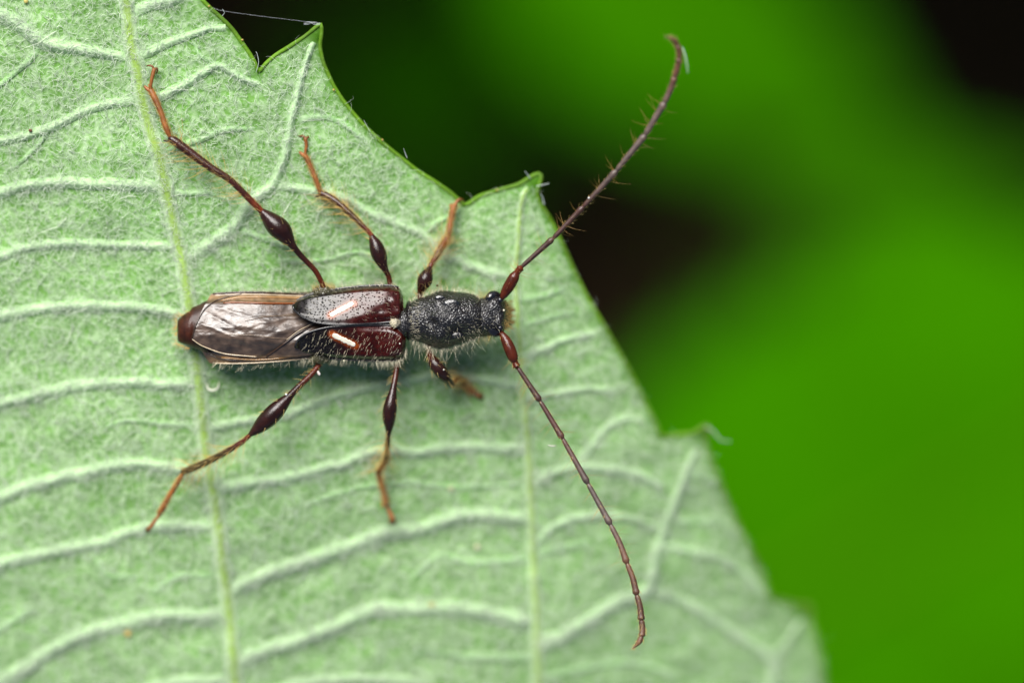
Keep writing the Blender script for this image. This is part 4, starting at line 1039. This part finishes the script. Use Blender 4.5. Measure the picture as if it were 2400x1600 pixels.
# muzzle tuft
n = 260; rx = r.uniform(1176, 1198, n); ry = r.uniform(706, 772, n)
d = unit(np.stack([np.ones(n), -(ry - 738) / 60 + r.normal(0, 0.3, n), r.normal(0.0, 0.4, n)], -1))
add(strands(at(rx, ry, np.interp(rx, [1176, 1198], [-0.45, -0.95]) + r.normal(0, 0.06, n)), d, r.uniform(0.06, 0.18, n)), 0.0055, YEL * np.array([0.95, 0.78, 0.55]))
# pale tuft at the base of the pronotum and on the scutellum
n = 110; rx = r.uniform(962, 988, n); ry = r.uniform(702, 800, n)
s_ = np.clip((ry - 751) / 52, -0.98, 0.98)
d = unit(np.stack([-np.ones(n), r.normal(0, 0.4, n), np.full(n, 0.25)], -1))
add(strands(at(rx, ry, -0.53 + 0.51 * np.sqrt(1 - s_ ** 2)), d, r.uniform(0.05, 0.09, n)), 0.0026, PALE * 0.7)
n = 90; a = r.uniform(0, 2 * np.pi, n); q = np.sqrt(r.random(n)) * 9
add(strands(at(927 + q * np.cos(a), 757 + q * np.sin(a), 0.01 - (q / 9) ** 2 * 0.06), unit(np.stack([-np.ones(n), r.normal(0, 0.6, n), np.full(n, 0.4)], -1)), r.uniform(0.05, 0.10, n)), 0.0048, PALE)
# scattered upright hairs on pronotum and head
n = 200; rx = r.uniform(990, 1170, n); ry = r.uniform(695, 800, n); s_ = np.clip((ry - 749) / 58, -0.95, 0.95)
zt = np.interp(rx, [990, 1028, 1072, 1112, 1140, 1170], [-0.0, 0.09, 0.08, -0.08, -0.2, -0.22]) - 0.6 * (1 - np.sqrt(1 - s_ ** 2))
d = unit(np.stack([r.normal(0.6, 0.4, n), -s_ * 1.2 + r.normal(0, 0.3, n), np.full(n, 0.6)], -1))
add(strands(at(rx, ry, zt), d, r.uniform(0.06, 0.16, n)), 0.0026, PALE * 0.7)
# short pale hairs lying on the wing cases
for which, ee, cnt in (('upper', eu, 90), ('lower', el, 150)):
    x0, x1, xx, yo, ys = ee
    u = r.uniform(0.08, 0.96, cnt); v = r.uniform(0.06, 0.95, cnt); X_ = x0 + (x1 - x0) * u
    Y_ = np.interp(X_, xx, ys) + (np.interp(X_, xx, yo) - np.interp(X_, xx, ys)) * v
    d = unit(np.stack([-0.5 + r.normal(0, 0.2, cnt), (-1 if which == 'lower' else 0.3) + r.normal(0, 0.2, cnt), np.full(cnt, 0.35)], -1))
    add(strands(at(X_, Y_, ely_z(u, v) - (0.03 if which == 'lower' else 0)), d, r.uniform(0.06, 0.13, cnt), np.tile([0, 0, -0.25], (cnt, 1))), 0.0024, PALE * 0.85)
hb = hair_mesh('body_hairs', np.concatenate(HS), np.concatenate(HR), M_HAIR, None, np.concatenate(HC)); bpart(hb)

# ------------------------------------------------------------------ small things lying about
def grain(name, px, py, z, rx, ry, rz, col, label, cat, rot=0, seed=0):
    r = np.random.default_rng(seed)
    nu, nv = 9, 12
    th = np.linspace(0.05, np.pi - 0.05, nu); ph = np.linspace(0, 2 * np.pi, nv, endpoint=False)
    T, Pp = np.meshgrid(th, ph, indexing='ij')
    k = 1 + 0.22 * (r.random((nu, nv)) - 0.5)
    V = np.stack([rx * np.sin(T) * np.cos(Pp) * k, ry * np.sin(T) * np.sin(Pp) * k, rz * np.cos(T) * k], -1).reshape(-1, 3)
    o = mesh_np(name, V, grid_faces(nu, nv, True), M_GRAIN, None, np.tile(np.asarray(col) * 0.75, (nu * nv, 1)))
    o.location = at(px, py, z); o.rotation_euler[2] = rot; o.scale = (0.8, 0.8, 0.8)
    return tag(o, label, cat)
grain('brown_speck', 71, 306, zl(71, 306, 0.08), 0.06, 0.045, 0.04, (0.16, 0.05, 0.02), 'tiny brown speck on the leaf near the left edge', 'speck')
grain('orange_speck', 300, 1483, zl(300, 1483, 0.06), 0.11, 0.09, 0.025, (0.50, 0.36, 0.08), 'small orange speck on the leaf near the bottom left', 'speck', seed=2)
grain('orange_speck', 1012, 1416, zl(1012, 1416, 0.06), 0.10, 0.07, 0.025, (0.45, 0.40, 0.13), 'faint orange speck on a side vein near the bottom middle', 'speck', seed=3)
grain('pale_grain', 1118, 1281, zl(1118, 1281, 0.06), 0.09, 0.10, 0.03, (0.55, 0.56, 0.36), 'round pale grain on the leaf below the front leg', 'grain', seed=4)
grain('pale_grain', 1057, 1144, zl(1057, 1144, 0.06), 0.08, 0.06, 0.025, (0.45, 0.44, 0.22), 'small yellowish grain right of the straight middle leg foot', 'grain', seed=14)
grain('yellow_grain', 61, 3, zl(61, 3, 0.07), 0.07, 0.07, 0.05, (0.65, 0.55, 0.15), 'yellow grain on the leaf at the top left edge of the picture', 'grain', seed=5)
grain('dark_pellet', 1025, 669, -0.30, 0.038, 0.030, 0.03, (0.09, 0.065, 0.008), 'tiny olive pellet caught in the hairs above the pronotum', 'pellet', seed=6)
grain('white_grain', 806, 845, -0.35, 0.035, 0.025, 0.03, (0.85, 0.82, 0.55), 'cream grain stuck to the lower rim of the shaded wing case', 'grain', seed=7)
grain('white_grain', 937, 805, -0.05, 0.020, 0.025, 0.02, (0.85, 0.82, 0.70), 'white grain on the shoulder of the shaded wing case', 'grain', seed=8)
grain('white_grain', 1181, 727, -0.30, 0.030, 0.032, 0.03, (0.85, 0.78, 0.60), 'cream grain between the antenna bases on the head', 'grain', seed=9)
grain('white_grain', 671, 924, -0.16, 0.035, 0.030, 0.03, (0.88, 0.88, 0.85), 'white grain on the lower hind leg just before its club', 'grain', seed=10)
grain('white_grain', 1040, 866, -0.38, 0.022, 0.022, 0.02, (0.88, 0.88, 0.80), 'white grain on the club of the tucked front leg', 'grain', seed=11)
grain('pale_flake', 747, 874, -0.42, 0.040, 0.075, 0.03, (0.72, 0.64, 0.60), 'pinkish flake hanging on the lower hind leg near the body', 'flake', 0.5, seed=12)
grain('white_grain', 1380, 464, 0.32, 0.028, 0.028, 0.028, (0.9, 0.9, 0.88), 'white grain halfway along the upper antenna', 'grain', seed=13)
for i, (px, py, l) in enumerate([(490, 15, 'near the silk thread'), (568, 94, 'above the first notch'), (782, 211, 'below the first tooth'), (896, 328, 'midway between the two sharp teeth'), (1165, 446, 'left of the second tooth')]):
    grain('yellow_grain', px, py, float(leaf_z(np.array(px * 1.0), np.array(py * 1.0))) + 0.02, 0.035, 0.03, 0.03, (0.55, 0.42, 0.10), 'yellowish grain on the leaf edge ' + l, 'grain', seed=30 + i)
# curled white shed skin beside the midrib
zc = zl(497, 905, 0.10)
q = catmull(np.array([(485, 900, zc), (488, 911, zc + .02), (499, 915, zc + .04), (511, 909, zc + .03), (513, 896, zc)]), 16)
tag(tube('curled_flake', at(*q.T), 0.036 * np.sin(np.linspace(0.5, 2.7, 16)), M_GRAIN, None, np.tile([0.48, 0.50, 0.38], (16, 1)), 8), 'curled whitish flake beside the midrib under the folded wings', 'flake')
q = catmull(np.array([(1284, 1042, -0.5), (1294, 1045, -0.48), (1304, 1043, -0.5)]), 8)
tag(tube('pale_sliver', at(*q.T), [0.006, 0.012, 0.016, 0.018, 0.018, 0.016, 0.012, 0.006], M_GRAIN, None, np.tile([0.40, 0.40, 0.33], (8, 1)), 6), 'tiny pale sliver caught in the bristles beside the lower antenna', 'sliver')
# silk thread from the leaf edge to the tooth tip
q = catmull(np.array([(480, 2, 0.02), (505, 22, 0.10), (600, 37, 0.16), (690, 48, 0.12), (752, 56, 0.02)]), 40)
silk = empty('silk_thread'); silk.location = at(752, 56, 0.0)
tag(silk, 'fine spider silk thread strung from the leaf edge to the first tooth tip', 'thread')
def silk_part(name, q, rad):
    o = tube(name, at(*q.T), np.full(len(q), rad), M_WOOL, silk, np.tile([0.75, 0.78, 0.8], (len(q), 1)), 5); o.location = -Vector(silk.location)
silk_part("strand", q, 0.0016)
for k in range(4):
    rr = np.random.default_rng(60 + k)
    t = np.linspace(0, 1, 12); qq = np.stack([712 + 38 * t, 55 + 5 * np.sin(t * 7 + k) * rr.uniform(0.4, 1), 0.05 + 0.03 * np.cos(t * 6 + k)], -1)
    silk_part('loose_loop', qq, 0.0024)
# stray pale hairs standing off the leaf edge
def stray(pts, rad, label, c=(0.72, 0.78, 0.74)):
    q = catmull(np.array(pts, float), 16)
    tag(tube('stray_hair', at(*q.T), np.linspace(rad, rad * 0.5, 16), M_WOOL, None, np.tile(c, (16, 1)), 6), label, 'hair')
stray([(600,170,-0.15),(606,148,0.0),(603,128,0.05),(600,122,0.05)], 0.008, 'pale hair rising from the first notch of the leaf edge')
stray([(519,40,0.0),(526,30,0.06),(521,22,0.10)], 0.007, 'short pale hair on the leaf edge by the silk thread')
stray([(1242,417,-1.2),(1236,409,-1.1),(1231,402,-1.0)], 0.02, 'short white bristle left of the second tooth tip')
stray([(1258,437,-1.3),(1270,434,-1.2),(1286,430,-1.1)], 0.012, 'thin white bristle right of the second tooth')
stray([(1275,478,-1.3),(1272,465,-1.2),(1268,455,-1.1)], 0.02, 'white bristle below the second tooth')
stray([(1655,1000,-3.3),(1672,1010,-3.2),(1688,1030,-3.1),(1713,1034,-3.0)], 0.026, 'thick blurred white hair curling off the third tooth', (0.36, 0.42, 0.32))
stray([(1600,112,1.2),(1607,135,1.3),(1612,170,1.4)], 0.010, 'blurred white fibre hanging beside the upper antenna tip')
stray([(954,370,-0.5),(948,355,-0.45),(946,348,-0.4)], 0.008, 'pale hair on the leaf edge above the middle foot')
stray([(868,310,-0.5),(858,292,-0.4),(853,282,-0.35)], 0.008, 'pale hair on the leaf edge beyond the first tooth')
